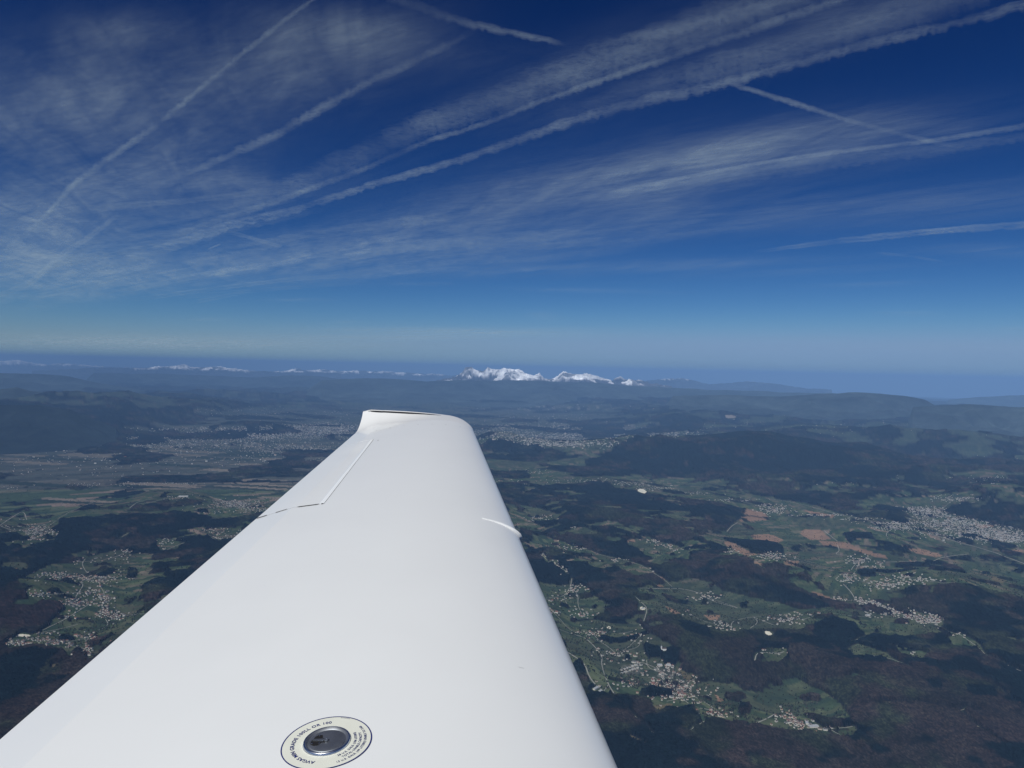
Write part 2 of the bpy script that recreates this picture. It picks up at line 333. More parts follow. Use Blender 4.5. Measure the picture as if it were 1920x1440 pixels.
U, V = project(X, Y, Z)
op, Uw, Vw = masks(U, V)
# mid-distance: scattered clearings in the hill woods
clear = (fbm(X, Y, 750, 4, 120) > .575) & (V < 1000) & (fbm(X, Y, 3600, 2, 130) > .40)
holes = (fbm(X, Y, 170, 3, 145) > .69) & op & ~(flat > .5)          # copses inside the meadows
rows_ = (fbm(X, Y, 420, 4, 146) > .67) & op & (V > 880) & ~(V > 1160)
clear2 = (fbm(X, Y, 300, 4, 140) > .67) & (V > 890) & ~((V > 1270) & (U > 1000)) & ~((V > 1170) & (U < 150))
op = (op & ~holes & ~rows_) | (clear & front) | (clear2 & front)
farwood = (fbm(X, Y, 1500, 4, 150) > .55) & (V < 905) & inpoly(Uw, Vw, OPEN[-1])
op &= ~farwood
op |= (R < 1800)
forest = ~op
for u_, v_, a_, b_ in ((1441,1188,9,7),(1205,1141,8,6),(1142,1177,8,5),(45,1192,12,6),(1523,1362,12,6),(1120,1295,12,7),(1627,1156,7,4),(1204,921,9,4),(1245,1219,4,3),(1789,793,16,4),(1370,782,12,3),(1059,748,10,3),(344,931,14,3)):
    forest &= ~(((U - u_) / a_) ** 2 + ((V - v_) / b_) ** 2 < 1)
# clear the canopy along every road
def cell_dist(pts, U, V, w):
    m = np.zeros(U.shape, bool)
    for (x0, y0), (x1, y1) in zip(pts[:-1], pts[1:]):
        b = (U > min(x0, x1) - w) & (U < max(x0, x1) + w) & (V > min(y0, y1) - w) & (V < max(y0, y1) + w)
        if not b.any(): continue
        uu, vv = U[b], V[b]; dx, dy = x1 - x0, y1 - y0
        t = np.clip(((uu - x0) * dx + (vv - y0) * dy) / (dx * dx + dy * dy), 0, 1)
        mm = np.hypot(uu - x0 - t * dx, (vv - y0 - t * dy) * 1.6) < w
        q = m[b]; q |= mm; m[b] = q
    return m
fr = slice(0, NC)
MINOR = [((1200,1193),(1155,1226)),((1155,1226),(1112,1186)),((1245,1262),(1192,1240)),((1268,1290),(1230,1285)),((1230,1285),(1180,1283)),((1268,1290),(1356,1342)),((1476,1345),(1500,1358)),((1500,1358),(1545,1368)),((1080,1187),(1035,1146)),((1035,1126),(1074,1104)),((1074,1104),(1090,1150)),((1062,1072),(1040,1055)),((1040,1055),(1015,1040)),((1080,1027),(1145,1045)),((1145,1045),(1222,1072)),((1220,1014),(1272,1031)),((1328,1120),(1383,1140)),((1352,1172),(1293,1152)),((1476,1163),(1560,1150)),((1560,1150),(1630,1156)),((1450,1160),(1476,1163)),((1592,1084),(1650,1096)),((1650,1096),(1697,1083)),((1697,1083),(1735,1088)),((1735,1088),(1830,1098)),((1615,1126),(1675,1146)),((1675,1146),(1709,1157)),((1709,1157),(1746,1162)),((1611,1051),(1592,1084)),((1574,1125),(1615,1126)),((1370,1033),(1450,1045)),((1450,1045),(1540,1062)),((1452,957),(1432,948)),((1465,1225),(1432,1222)),((90,1078),(130,1082)),((130,1082),(185,1084)),((185,1084),(195,1122)),((195,1122),(142,1130)),((172,1110),(72,1115)),((200,1148),(215,1156)),((30,1205),(60,1198)),((105,1205),(165,1195)),((165,1195),(155,1223)),((235,1036),(200,1048)),((200,1048),(148,1054)),((310,1014),(395,993)),((395,993),(425,1003)),((75,995),(111,972)),((440,945),(395,960)),((340,933),(260,945)),((1740,1000),(1820,990)),((1820,990),(1900,1003)),((1720,955),(1745,975)),((1790,935),(1760,958)),((1663,1054),(1611,1051)),((1751,1170),(1800,1190)),((1800,1190),(1850,1230)),((1850,1230),(1925,1262)),((1545,1368),(1600,1362)),((1313,1340),(1280,1310)),((1222,1072),(1260,1100)),((1510,1056),(1450,1045))]
for (p_, q_) in MINOR:
    m1 = ((p_[0] * 2 + q_[0]) / 3 + random.uniform(-7, 7), (p_[1] * 2 + q_[1]) / 3 + random.uniform(-3, 3)); m2 = ((p_[0] + q_[0] * 2) / 3 + random.uniform(-7, 7), (p_[1] + q_[1] * 2) / 3 + random.uniform(-3, 3))
    ROADS.append((5, 0, [p_, m1, m2, q_]))
for w, tr, pts in ROADS:
    forest[fr] &= ~cell_dist(pts, U[fr], V[fr], 2.2 if not tr else 1.6)

# ground colours: parcels of meadow, vines, ploughland
ang = np.round(fbm(X, Y, 2600, 2, 200) * 9) * 0.7
ang = np.where(flat > .4, 0.55, ang)
cx_ = X * np.cos(ang) + Y * np.sin(ang); cy_ = -X * np.sin(ang) + Y * np.cos(ang)
L1 = np.where(flat > .4, 720.0, 190.0); L2 = np.where(flat > .4, 150.0, 42.0)
i1 = np.floor(cy_ / L2); i2 = np.floor(cx_ / L1 + hsh(i1, i1 * 0, 4) * 3)
h1 = hsh(i2, i1, 210); h2 = hsh(i2, i1, 220)
G = np.zeros(X.shape + (3,), np.float32)
g0 = np.array([.055, .090, .040]); g1 = np.array([.105, .130, .062]); g2 = np.array([.036, .068, .036]); g3 = np.array([.17, .14, .10]); g4 = np.array([.26, .19, .145])
G[:] = g0
for lo2, col in ((.38, g1), (.62, g2), (.82, g3), (.93, g4)): G[h1 > lo2] = col
brownish = sstep(.42, .62, fbm(X, Y, 2500, 2, 230))[..., None]
G = np.where((h1 > .82)[..., None], G * brownish + g1 * (1 - brownish), G)
G *= .62 * (0.85 + .3 * h2)[..., None]
drab = np.clip((fbm(X, Y, 500, 3, 240) - .35) * 1.6, 0, .65)[..., None] * (~(flat > .4))[..., None]
G = G * (1 - drab) + np.array([.034, .037, .026]) * drab
marsh = (flat > .4) & (V < 918)
mh = hsh(i2, i1, 250)
G[marsh] = .72 * (np.array([.060, .066, .055]) * (0.7 + .7 * mh[marsh][:, None]) + np.array([.05, .036, .028]) * (h1[marsh][:, None] > .62))
lum_ = G.mean(-1, keepdims=True); G = .84 * G + .16 * lum_
for p in BROWN: G[inpoly(U + wu2 * 4 * kx, V + wv2 * 2 * kx, p)] = np.array([.175, .112, .078])
for p in OLIVE: G[inpoly(Uw, Vw, p)] = np.array([.09, .075, .045])
# built-up ground: yards, streets and roofs too small to pick out, mixed with gardens
urban = np.zeros(U.shape)
for cu_, cv_, ru_, rv_ in ((470,805,150,5),(430,818,130,9),(560,812,100,10),(620,803,60,12),(560,800,80,5),(180,817,160,5),(110,822,100,6),(350,833,150,7),(560,842,80,8),(950,815,90,8),(1040,825,90,10),(1100,815,70,7),(1060,834,60,5),(940,800,80,6),(1100,800,100,6),(1050,765,150,6),(1250,810,60,4),
        (1720,955,30,6),(1745,965,32,9),(1790,985,60,15),(1845,1000,65,13),(1895,1008,45,11),(1790,935,36,6),(1452,957,18,5),(1680,981,46,3),(1245,1262,28,12),(1268,1290,34,19),(1185,1256,26,12),(185,1084,28,7),(142,1130,20,8),(75,995,32,9),(440,945,42,8),(1746,1162,20,7),(1675,1146,22,6),(1611,1051,20,5)):
    urban = np.maximum(urban, np.exp(-(((U - cu_) / ru_) ** 2 + ((V - cv_) / rv_) ** 2)) * front)
us_ = 2.0 ** np.round(np.log2(np.maximum(1.0, R / 9000.0)))
speck = hsh(np.floor(X / (26 * us_)), np.floor(Y / (34 * us_ ** 2)), 270); um = sstep(.25, .7, urban + (fbm(X, Y, 420, 3, 275) - .5) * .7)
ucol = np.where((speck > .80)[..., None], np.array([.24, .225, .21]), np.where((speck > .5)[..., None], np.array([.075, .068, .066]), np.array([.035, .045, .03])))
G = G * (1 - um[..., None] * .6) + ucol * um[..., None] * .6
strip = hsh(np.floor((Y + X * .2) / (150 * us_)), np.floor((X - Y * .3) / 1400), 280)
sm = (flat > .3) & (V > 800) & (V < 945) & (um < .4)
G = np.where((sm & (strip > .80))[..., None], np.array([.15, .125, .10]), G); G = np.where((sm & (strip < .16))[..., None], np.array([.018, .026, .018]), G)
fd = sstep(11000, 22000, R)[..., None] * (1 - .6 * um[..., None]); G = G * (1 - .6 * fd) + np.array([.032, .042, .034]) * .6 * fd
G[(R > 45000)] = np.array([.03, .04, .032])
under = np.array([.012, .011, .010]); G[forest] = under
noise1 = (0.86 + .28 * vn(X / 30, Y / 30, 260))[..., None]; G *= noise1
Vt = np.stack([X, Y, Z], -1).reshape(-1, 3)
nr = len(rads)
fa = grid_faces(len(az), nr)
wrap = np.stack([(len(az) - 1) * nr + np.arange(nr - 1), np.arange(nr - 1), np.arange(nr - 1) + 1, (len(az) - 1) * nr + np.arange(nr - 1) + 1], -1)
n0 = len(Vt)
Vt = np.concatenate([Vt, [[0, 0, -H]]])
ia = np.arange(len(az)); fan = np.stack([np.full(len(az), n0), ((ia + 1) % len(az)) * nr, ia * nr], -1)
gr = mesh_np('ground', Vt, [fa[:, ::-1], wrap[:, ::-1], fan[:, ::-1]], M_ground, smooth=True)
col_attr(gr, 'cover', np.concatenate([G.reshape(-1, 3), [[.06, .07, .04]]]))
struct(gr, 'rolling lowland of green meadows, tan ploughland and vineyard slopes')

# ------------------------------------------------------------------ forest canopy
Xf, Yf, Zf, Rf, Vf, Uf = (a[fr, 4:] for a in (X, Y, Z, R, V, U))
ff = forest[fr, 4:] & (Rf < 60000)
con = fbm(Xf, Yf, 700, 4, 300) + (fbm(Xf, Yf, 110, 2, 310) - .5) * .5
Uwf, Vwf = Uw[fr, 4:], Vw[fr, 4:]
for p in CONIF: con = np.where(inpoly(Uwf, Vwf, p), con + .35, con)
for p in BARE: con = np.where(inpoly(Uwf, Vwf, p), con - .25, con)
for p in WOODS[:9]: con = np.where(inpoly(Uwf, Vwf, p), con + .3, con)
con = con + .1 * sstep(5000, 9000, Rf)
ct = sstep(.48, .60, con)
tree = vn(Xf / 7.0, Yf / 7.0, 320); tree2 = vn(Xf / 16.0, Yf / 16.0, 330); clump = fbm(Xf, Yf, 70, 3, 340)
fine = sstep(14000, 5000, Rf)
canopy = 9 + tree * (4 + 5 * ct) * (.4 + .6 * fine) + tree2 * 5 + clump * 15
ok = ff.copy(); inn = ff.copy()
inn[1:] &= ff[:-1]; inn[:-1] &= ff[1:]; inn[:, 1:] &= ff[:, :-1]; inn[:, :-1] &= ff[:, 1:]
Zc = Zf + np.where(inn, canopy, 0.6)
bare = np.array([.027, .0175, .0165]); bare2 = np.array([.018, .016, .013]); coni = np.array([.0022, .005, .006]); dec = np.array([.016, .022, .011])
mixb = fbm(Xf, Yf, 420, 3, 350)[..., None]
spr = sstep(.48, .66, fbm(Xf, Yf, 260, 4, 355))[..., None] * .75
bc = bare * mixb + bare2 * (1 - mixb); bc = bc * (1 - spr) + dec * spr
FC = bc * (1 - ct[..., None]) + coni * ct[..., None]
FC = FC * (0.3 + 1.7 * vn(Xf / 6.0 + 9, Yf / 6.0, 360) ** 1.6)[..., None] * (.55 + .9 * fbm(Xf, Yf, 180, 4, 365))[..., None]
reddish = np.zeros(Uf.shape); 
for p in BARE[:1]: reddish = reddish + inpoly(Uwf, Vwf, p)
FC = FC * (1 - .25 * reddish[..., None] * np.array([0.0, .8, .5]))
f4 = grid_faces(*ff.shape)
okv = ok.ravel(); keep = okv[f4].all(1); f4 = f4[keep]
ctm = ct.ravel()[f4].mean(1)
for nm, sel, lab in (('deciduous_forest', ctm <= .5, 'leafless brown deciduous woods covering the hills'), ('conifer_forest', ctm > .5, 'dark blue-green conifer and mixed woods on hills and valley edges')):
    q = f4[sel]; used, inv = np.unique(q, return_inverse=True)
    P = np.stack([Xf, Yf, Zc], -1).reshape(-1, 3)[used]
    o = mesh_np(nm, P, inv.reshape(-1, 4)[:, ::-1], M_forest, smooth=False)
    col_attr(o, 'cover', FC.reshape(-1, 3)[used]); tag(o, lab, None, None, 'stuff')
print('terrain', time.time() - T0, len(f4))

# ------------------------------------------------------------------ finding spots on the land
TT = Z[fr] / R[fr]
TM = np.maximum.accumulate(np.where(R[fr] < 2500, -9, TT), axis=1)
def spot(u, v):
    """where the sight line through (u, v) meets the ground"""
    d = pix_dir(u, v); a = np.arctan2(d[..., 0], d[..., 1]); t = d[..., 2] / np.hypot(d[..., 0], d[..., 1])
    ci = np.clip((a - az_in[0]) / (az_in[1] - az_in[0]), 0, NC - 1.001); r = np.empty(a.shape)
    c0 = np.round(ci).astype(int)
    for k in range(a.size):
        col = TM[c0.flat[k]]; j = int(np.searchsorted(col, t.flat[k])); j = min(max(j, 1), len(col) - 1)
        tt = (t.flat[k] - col[j - 1]) / max(col[j] - col[j - 1], 1e-9)
        r.flat[k] = rads[j - 1] + np.clip(tt, 0, 1) * (rads[j] - rads[j - 1])
    return np.sin(a) * r, np.cos(a) * r
def gz(x, y):
    x = np.asarray(x, float); y = np.asarray(y, float)
    a = np.arctan2(x, y); r = np.hypot(x, y)
    ci = np.clip((a - az_in[0]) / (az_in[1] - az_in[0]), 0, NC - 1.001); c0 = ci.astype(int); fc = ci - c0
    j = np.clip(np.searchsorted(rads, r) - 1, 0, len(rads) - 2); fj = np.clip((r - rads[j]) / (rads[j + 1] - rads[j]), 0, 1)
    return (Z[c0, j] * (1 - fc) + Z[c0 + 1, j] * fc) * (1 - fj) + (Z[c0, j + 1] * (1 - fc) + Z[c0 + 1, j + 1] * fc) * fj

# ------------------------------------------------------------------ mountain ranges
def rangemesh(name, sky_pts, D, depth, nseed, snow=None, rock=(.07, .07, .075), jag=2.0, label=None, n=360, foot=0.0, kind='structure', snowv=0.85, rockmix=.8, rk0=.50):
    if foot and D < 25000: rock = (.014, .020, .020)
    sp = np.array(sky_pts, float)
    us = np.linspace(sp[0, 0], sp[-1, 0], n); vs = np.interp(us, sp[:, 0], sp[:, 1])
    vs = vs + (fbm(us, us * 0 + nseed, 18, 4, nseed) - .5) * 2 * jag * .8 + (ridge(us, us * 0, 7, 4, nseed + 5) - .5) * -jag * 1.8
    if foot: vs = np.interp(us, sp[:, 0], sp[:, 1]) + (fbm(us, us * 0 + nseed, 26, 3, nseed) - .5) * jag * .6 + (fbm(us, us * 0 + 3, 110, 3, nseed + 60) - .45) * 9 + 1.5; depth = depth * 1.7
    d = pix_dir(us, vs); a = np.arctan2(d[:, 0], d[:, 1]); t = d[:, 2] / np.hypot(d[:, 0], d[:, 1])
    q = np.concatenate([np.linspace(-1, 0, 46), np.linspace(0, 1, 8)[1:]])
    Aq, Q = np.meshgrid(a, q, indexing='ij')
    Rq = D + Q * depth
    crest = t * D
    kb = max(3, n // 14); cs_ = np.convolve(np.pad(crest, kb, mode='edge'), np.hanning(2 * kb + 1) / np.hanning(2 * kb + 1).sum(), 'valid')
    fall_ = np.exp(-(Q * (7 if not foot else 4)) ** 2); crest2 = cs_[:, None] + (crest - cs_)[:, None] * fall_
    base = -H - Rq ** 2 / (2 * RE) - 80
    x = np.sin(Aq) * Rq; y = np.cos(Aq) * Rq
    prof = 1 - np.abs(Q) ** (1.15 if not foot else .9)
    rn = ridge(x, y, depth * (.30 if not foot else .45), 5 if not foot else 3, nseed + 9)
    w = np.clip(np.abs(Q) * (9 if not foot else 2.5), 0, 1)
    shape = prof * (1 - w + w * (.2 + 1.15 * rn))
    z = base + (crest2 - base) * np.clip(shape, 0, 1.0)
    edge = np.minimum(1, np.minimum(np.arange(n), np.arange(n)[::-1]) / (n * .04))[:, None]
    z = base + (z - base) * (edge ** .6 if foot else 1)
    o = mesh_np(name, np.stack([x, y, z], -1).reshape(-1, 3), grid_faces(n, len(q))[:, ::-1], M_mount, smooth=False)
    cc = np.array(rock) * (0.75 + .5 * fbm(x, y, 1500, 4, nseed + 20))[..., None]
    if snow is not None:
        lev, sh = snow                              # snow line above sea level and its softness
        hh = z + H + Rq ** 2 / (2 * RE) + (fbm(x, y, 1300, 4, nseed + 30) - .5) * sh * 2.2 + (rn - .6) * sh * 2.0
        s_ = (sstep(lev - sh * .15, lev + sh * .15, hh) * (1 - rockmix * sstep(rk0 + .07, rk0 - .05, ridge(x, y, depth * .16, 4, nseed + 44))))[..., None]
        cc = cc * (1 - s_) + np.array([snowv, snowv, snowv * 1.01]) * s_
    col_attr(o, 'cover', cc.reshape(-1, 3)); struct(o, label)
    return o
hazed_forest = (.038, .050, .050)  # wooded tone lightened, adding far haze through the colour
def lvl(v, D, u=960):   # height above the lowland of the point seen at (u, v), distance D
    d = pix_dir(u, v); return d[2] / math.hypot(d[0], d[1]) * D + H + D * D / (2 * RE)
rangemesh('mountain_range', [(-60,680),(0,677),(18,676),(34,675),(60,681),(90,684),(112,681),(130,682),(165,686),(230,689),(300,690)], 118000, 9000, 11, snow=(lvl(683.5, 118000, 60), 200), jag=1.6, rock=(.06,.06,.07), rockmix=.95, rk0=.60, label='very distant snow-dusted peaks at the far left skyline')
rangemesh('mountain_range', [(60,696),(170,690),(270,691),(295,687),(320,688),(345,683),(362,689),(382,690),(400,687),(440,691),(480,696),(540,697),(580,697),(640,700)], 86000, 9000, 23, snow=(lvl(692, 86000, 350), 150), jag=1.6, rock=(.05,.055,.06), rockmix=.95, rk0=.60, label='bluish range with a few snow patches left of the wing tip')
rangemesh('mountain_range', [(500,700),(540,696),(553,691),(562,692),(575,696),(595,693),(615,694),(640,697),(668,695),(700,696),(730,697),(770,700),(830,703),(870,704)], 95000, 9000, 37, snow=(lvl(698.5, 95000, 650), 260), jag=1.8, rock=(.05,.055,.06), rockmix=.95, rk0=.60, label='low jagged snowy range behind the wing tip')
rangemesh('mountain_range', [(800,720),(820,713),(845,709),(860,704),(872,691),(884,688),(892,694),(905,697),(914,688),(922,693),(935,692),(950,692),(962,695),(972,692),(984,699),(1000,706),(1012,700),(1022,712),(1034,712),(1046,706),(1056,697),(1068,699),(1082,703),(1092,702),(1105,700),(1120,707),(1135,713),(1148,714),(1163,706),(1174,711),(1200,714),(1225,719),(1260,724)], 56000, 7000, 41, snow=(lvl(709.5, 56000, 980), 300), jag=3.0, rock=(.085,.08,.085), n=600, snowv=.97, label='jagged snow-covered alpine massif, the brightest peaks on the skyline')
rangemesh('mountain_range', [(1180,722),(1215,714),(1240,711),(1280,709),(1310,716),(1330,721),(1370,718),(1400,715),(1440,718),(1500,727),(1560,731)], 82000, 8000, 53, snow=(lvl(712.3, 82000, 1270), 60), jag=1.0, rock=(.05,.055,.06), rockmix=.95, rk0=.60, label='low plateau mountains with thin snow right of the massif')
rangemesh('foothills', [(560,714),(640,708),(720,706),(800,710),(860,707),(950,712),(1040,716),(1130,719),(1230,722),(1330,727),(1450,733),(1560,736),(1640,742)], 47000, 6000, 67, jag=3.0, rock=hazed_forest, n=500, foot=1, label='dark wooded foothills below the snowy massif')
rangemesh('foothills', [(1240,740),(1330,737),(1440,742),(1480,741),(1530,736),(1600,735),(1650,737),(1700,742),(1735,748),(1755,758),(1775,770)], 34000, 3500, 71, jag=1.2, rock=hazed_forest, foot=1, label='long flat-topped wooded ridge on the right horizon')
rangemesh('foothills', [(1700,762),(1760,757),(1800,755),(1850,757),(1920,762),(2000,770)], 29000, 2500, 79, jag=1.5, rock=hazed_forest, foot=1, label='low wooded hills at the right edge')
rangemesh('foothills', [(1770,750),(1810,746),(1860,742),(1920,740),(2000,744)], 66000, 5000, 83, jag=.8, rock=hazed_forest, foot=1, label='faint hazy ridge at the far right horizon')
rangemesh('foothills', [(-80,698),(0,699),(60,701),(130,707),(190,719),(260,729),(330,737),(420,748),(500,756)], 46000, 5000, 89, jag=2.2, rock=hazed_forest, foot=1, label='hazy wooded ridge sloping down from the left edge')
rangemesh('foothills', [(150,700),(300,699),(420,703),(520,706),(600,704),(700,712),(820,716)], 62000, 6000, 91, jag=2.0, rock=hazed_forest, foot=1, label='hazy blue foothills under the left snow patches')
rangemesh('foothills', [(-80,724),(0,725),(30,722),(60,730),(130,741),(200,744),(260,751),(300,756),(400,762),(500,772),(560,778)], 30000, 3500, 97, jag=2.2, rock=hazed_forest, foot=1, label='darker wooded ridge in front at the left edge')
rangemesh('foothills', [(-80,752),(0,756),(80,760),(130,768),(190,790),(230,806)], 21500, 2000, 101, jag=2.0, rock=hazed_forest, foot=1, label='nearest dark wooded hill at the left edge of the plain')

# ------------------------------------------------------------------ roads
def smooth_pts(p, k=2):
    p = np.array(p, float)
    for _ in range(k):
        q = [p[0]]
        for a_, b_ in zip(p[:-1], p[1:]): q += [a_ * .75 + b_ * .25, a_ * .25 + b_ * .75]
        q.append(p[-1]); p = np.array(q)
    return p
for w, tr, pts in ROADS:
    p = smooth_pts(pts); x, y = spot(p[:, 0], p[:, 1])
    seg = np.hypot(np.diff(x), np.diff(y)); s = np.concatenate([[0], np.cumsum(seg)])
    n = max(4, int(s[-1] / 18)); st = np.linspace(0, s[-1], n); x = np.interp(st, s, x); y = np.interp(st, s, y)
    for _ in range(3):
        x[1:-1] = (x[:-2] + x[1:-1] * 2 + x[2:]) / 4; y[1:-1] = (y[:-2] + y[1:-1] * 2 + y[2:]) / 4
    x += 0; tx = np.gradient(x); ty = np.gradient(y); L = np.hypot(tx, ty) + 1e-6
    rdist = np.hypot(x, y); ww = w * .42
    rows = []
    for sgn in (-1, 1):
        xe = x - ty / L * ww * sgn; ye = y + tx / L * ww * sgn
        rows.append(np.stack([xe, ye, gz(xe, ye) + .8 + rdist * .00012], -1))
    Vv = np.stack(rows, 0).reshape(-1, 3)
    o = mesh_np('road', Vv, grid_faces(2, n), M_track if tr else M_road)
    struct(o)

# ------------------------------------------------------------------ houses
def house_np(l, w, h, rh):
    l /= 2; w /= 2
    Vv = np.array([(-l,-w,-2),(l,-w,-2),(l,w,-2),(-l,w,-2),(-l,-w,h),(l,-w,h),(l,w,h),(-l,w,h),(-l,0,h+rh),(l,0,h+rh),
                   (-l-.5,-w-.6,h-.4),(l+.5,-w-.6,h-.4),(l+.5,0,h+rh+.1),(-l-.5,0,h+rh+.1),(l+.5,w+.6,h-.4),(-l-.5,w+.6,h-.4)], float)
    Q = np.array([(0,1,5,4),(1,2,6,5),(2,3,7,6),(3,0,4,7),(10,11,12,13),(14,15,13,12)]); T = np.array([(5,6,9),(7,4,8)])
    return Vv, Q, T
VILL = [ # label key, list of (u, v, ru, rv, n)
 ('hillside village below the white church', [(1200,1193,18,9,42),(1155,1226,28,8,46),(1192,1240,20,6,30),(1185,1255,22,8,18),(1245,1262,26,10,60),(1268,1290,32,18,190),(1275,1305,26,10,90),(1180,1283,32,5,44),(1230,1285,20,8,40)]),
 ('hamlet beside the wing edge', [(1112,1186,20,5,60),(1080,1187,8,3,8),(1128,1195,8,5,10)]),
 ('farm hamlet above the dark woods', [(1340,1338,14,5,26),(1356,1342,10,4,12)]),
 ('village under the green slope', [(1476,1345,16,6,55),(1500,1358,22,6,50),(1545,1368,18,4,14),(1468,1334,6,3,5)]),
 ('road village by the wing edge', [(1015,1040,14,3,30),(1040,1055,15,5,40),(1062,1072,10,8,40),(1074,1104,16,8,80),(1035,1126,12,4,30),(1090,1150,18,6,50),(1035,1146,14,4,26)]),
 ('vineyard hamlet by the wing', [(1080,1027,22,4,60),(1055,1023,12,4,20),(1165,1050,18,2,24),(1145,1045,4,4,8),(1222,1072,5,4,8)]),
 ('strip hamlet in the forest', [(1220,1014,16,3,34),(1245,1024,16,4,30),(1272,1031,12,2,14)]),
 ('hamlet in the green middle valley', [(1328,1120,18,5,60),(1352,1172,20,6,56),(1368,1183,8,3,12),(1293,1152,8,3,10)]),
 ('red roofed hamlet by ring road', [(1476,1163,20,4,70),(1495,1153,25,3,26),(1450,1160,6,3,6)]),
 ('hamlet in the round forest clearing', [(1465,1225,10,6,14),(1432,1222,5,4,5)]),
 ('valley villages below the wooded hill', [(1592,1084,18,6,100),(1611,1051,20,5,120),(1648,1063,16,3,36),(1650,1096,28,6,130),(1697,1083,20,5,70),(1735,1088,18,3,40),(1615,1126,12,4,60),(1640,1134,14,5,70),(1675,1146,22,6,160),(1709,1157,20,4,80),(1746,1162,20,7,170),(1574,1125,14,3,46)]),
 ('villages on the brown field plain', [(1370,1033,12,3,40),(1450,1045,22,5,130),(1437,1040,10,4,40),(1452,957,18,5,150),(1432,948,12,3,50)]),
 ('upper farmsteads at the valley side', [(1630,1156,5,1.5,6),(1800,1190,20,4,12),(1710,1225,14,3,8),(1633,1232,5,2,4),(1905,1318,8,2,6)]),
 ('red roofed village left of wing', [(90,1078,32,5,90),(130,1082,26,6,80),(185,1084,28,7,190),(172,1110,14,5,50),(195,1122,16,7,90),(142,1130,20,8,120),(200,1148,14,9,110),(215,1156,14,6,60),(72,1115,18,4,50)]),
 ('straggling village at lower left', [(30,1205,20,5,60),(60,1198,20,3,30),(105,1205,26,6,110),(165,1195,17,9,70),(155,1223,20,6,46),(85,1188,14,3,20),(120,1157,15,3,26)]),
 ('hilltop hamlet left of wing', [(235,1036,12,4,40),(200,1048,50,4,40),(215,1070,20,4,20),(148,1054,10,3,14)]),
 ('clearing hamlets left of wing', [(310,1014,20,7,60),(425,1003,28,6,50),(395,993,20,3,20),(408,1010,10,2,10)]),
 ('red roofed plain village at the left edge', [(75,995,32,9,240),(62,1008,16,5,60),(10,988,9,2,10)]),
 ('large village by the wing trailing edge', [(440,945,42,7,330),(480,955,20,7,120),(340,933,16,2,30),(395,960,10,3,16)]),
]
FARV = [(155,909,25,3,50),(235,908,30,3,40),(330,907,60,2,50),(300,902,60,4,30),(15,915,14,3,20),(1540,966,28,1.6,90),(1600,973,40,1.2,60),(1680,981,50,2.5,160),(1720,955,30,4,200),(1745,962,30,6,330),(1790,935,34,5,120),(1790,982,55,12,900),(1845,1000,60,10,900),(1895,1008,36,8,420),
        (1690,990,30,4,150),(1660,988,22,3,70),(1180,907,40,3,120),(1090,902,50,3,100),(1000,885,40,4,60),(1230,915,30,3,90),(1300,925,30,2,60),(1370,938,40,2,80),(1015,972,18,5,80),(1068,990,12,2,26),(965,905,30,4,80),(1460,880,30,2,40),(1600,905,50,2,70),(1650,893,22,3,60),(1760,900,60,3,80),(1850,900,40,4,130),(1880,860,40,4,60),(1690,860,40,3,30),(1500,855,60,4,40)]
CITY = [(470,805,180,3,300),(430,818,120,6,700),(560,812,90,6,700),(620,803,60,8,700),(560,800,70,3,160),(180,817,180,3,420),(110,822,110,4,350),(350,833,180,8,350),(250,845,200,6,120),(560,842,90,8,200),(330,862,260,6,140),(120,880,160,16,70),
        (950,815,90,8,350),(1040,825,90,8,450),(1100,815,60,5,250),(1060,834,60,3,250),(940,800,80,5,200),(1100,800,100,5,160),(1250,810,60,3,100),(1000,785,100,5,120),(1050,765,120,4,90),(600,775,140,6,150),(430,770,100,6,80),(1240,815,40,3,120),(1400,800,200,10,120),(1700,790,150,15,80),(600,860,120,12,90)]
HL = []   # (key, u, v, size, kind)
for key, cl in VILL:
    for (u, v, ru, rv, n) in cl:
        k = rng.standard_t(4, (int(n * .62), 2)) * .68; k = np.clip(k, -2.3, 2.3)
        for a_, b_ in k:
            side = ('far ' if b_ < -.4 else 'near ' if b_ > .4 else '') + ('left side' if a_ < -.4 else 'right side' if a_ > .4 else ('end' if abs(b_) > .4 else 'middle'))
            HL.append((key, u + a_ * ru, v + b_ * rv, rng.uniform(.6, 1.02) * (1.5 if rng.random() < .06 else 1), 0, side))
for (u, v, ru, rv, n) in FARV:
    for a_, b_ in np.clip(rng.normal(0, 1, (int(n * .62), 2)) * .75, -2.0, 2.0):
        big = rng.random() < .10
        HL.append((None, u + a_ * ru, v + b_ * rv, rng.uniform(.5, .85) * (1.8 if big else 1), 3 if big else 1))
for (u, v, ru, rv, n) in CITY:
    for a_, b_ in np.clip(rng.normal(0, 1, (int(n * 1.3), 2)) * .8, -2.2, 2.2):
        HL.append((None, u + a_ * ru, v + b_ * rv, rng.uniform(.55, 1.0) * (1.9 if rng.random() < .08 else 1), 2))
hu = np.array([h[1] for h in HL]); hv = np.array([h[2] for h in HL])
hx, hy = spot(hu, hv); 
hx = hx + rng.normal(0, 6, hx.shape); hy = hy + rng.normal(0, 12, hy.shape); hz = gz(hx, hy)
hr = np.hypot(hx, hy)
wing_cov = inpoly(hu, hv, [(-10,1392),(485,970),(660,812),(672,772),(800,776),(886,806),(975,1010),(1165,1460),(-10,1460)])
order = [i for i in np.argsort(hr) if HL[i][0] and not wing_cov[i] and 0 < hu[i] < 1920 and hv[i] < 1436]
indiv = set(order[:285])
protos = []
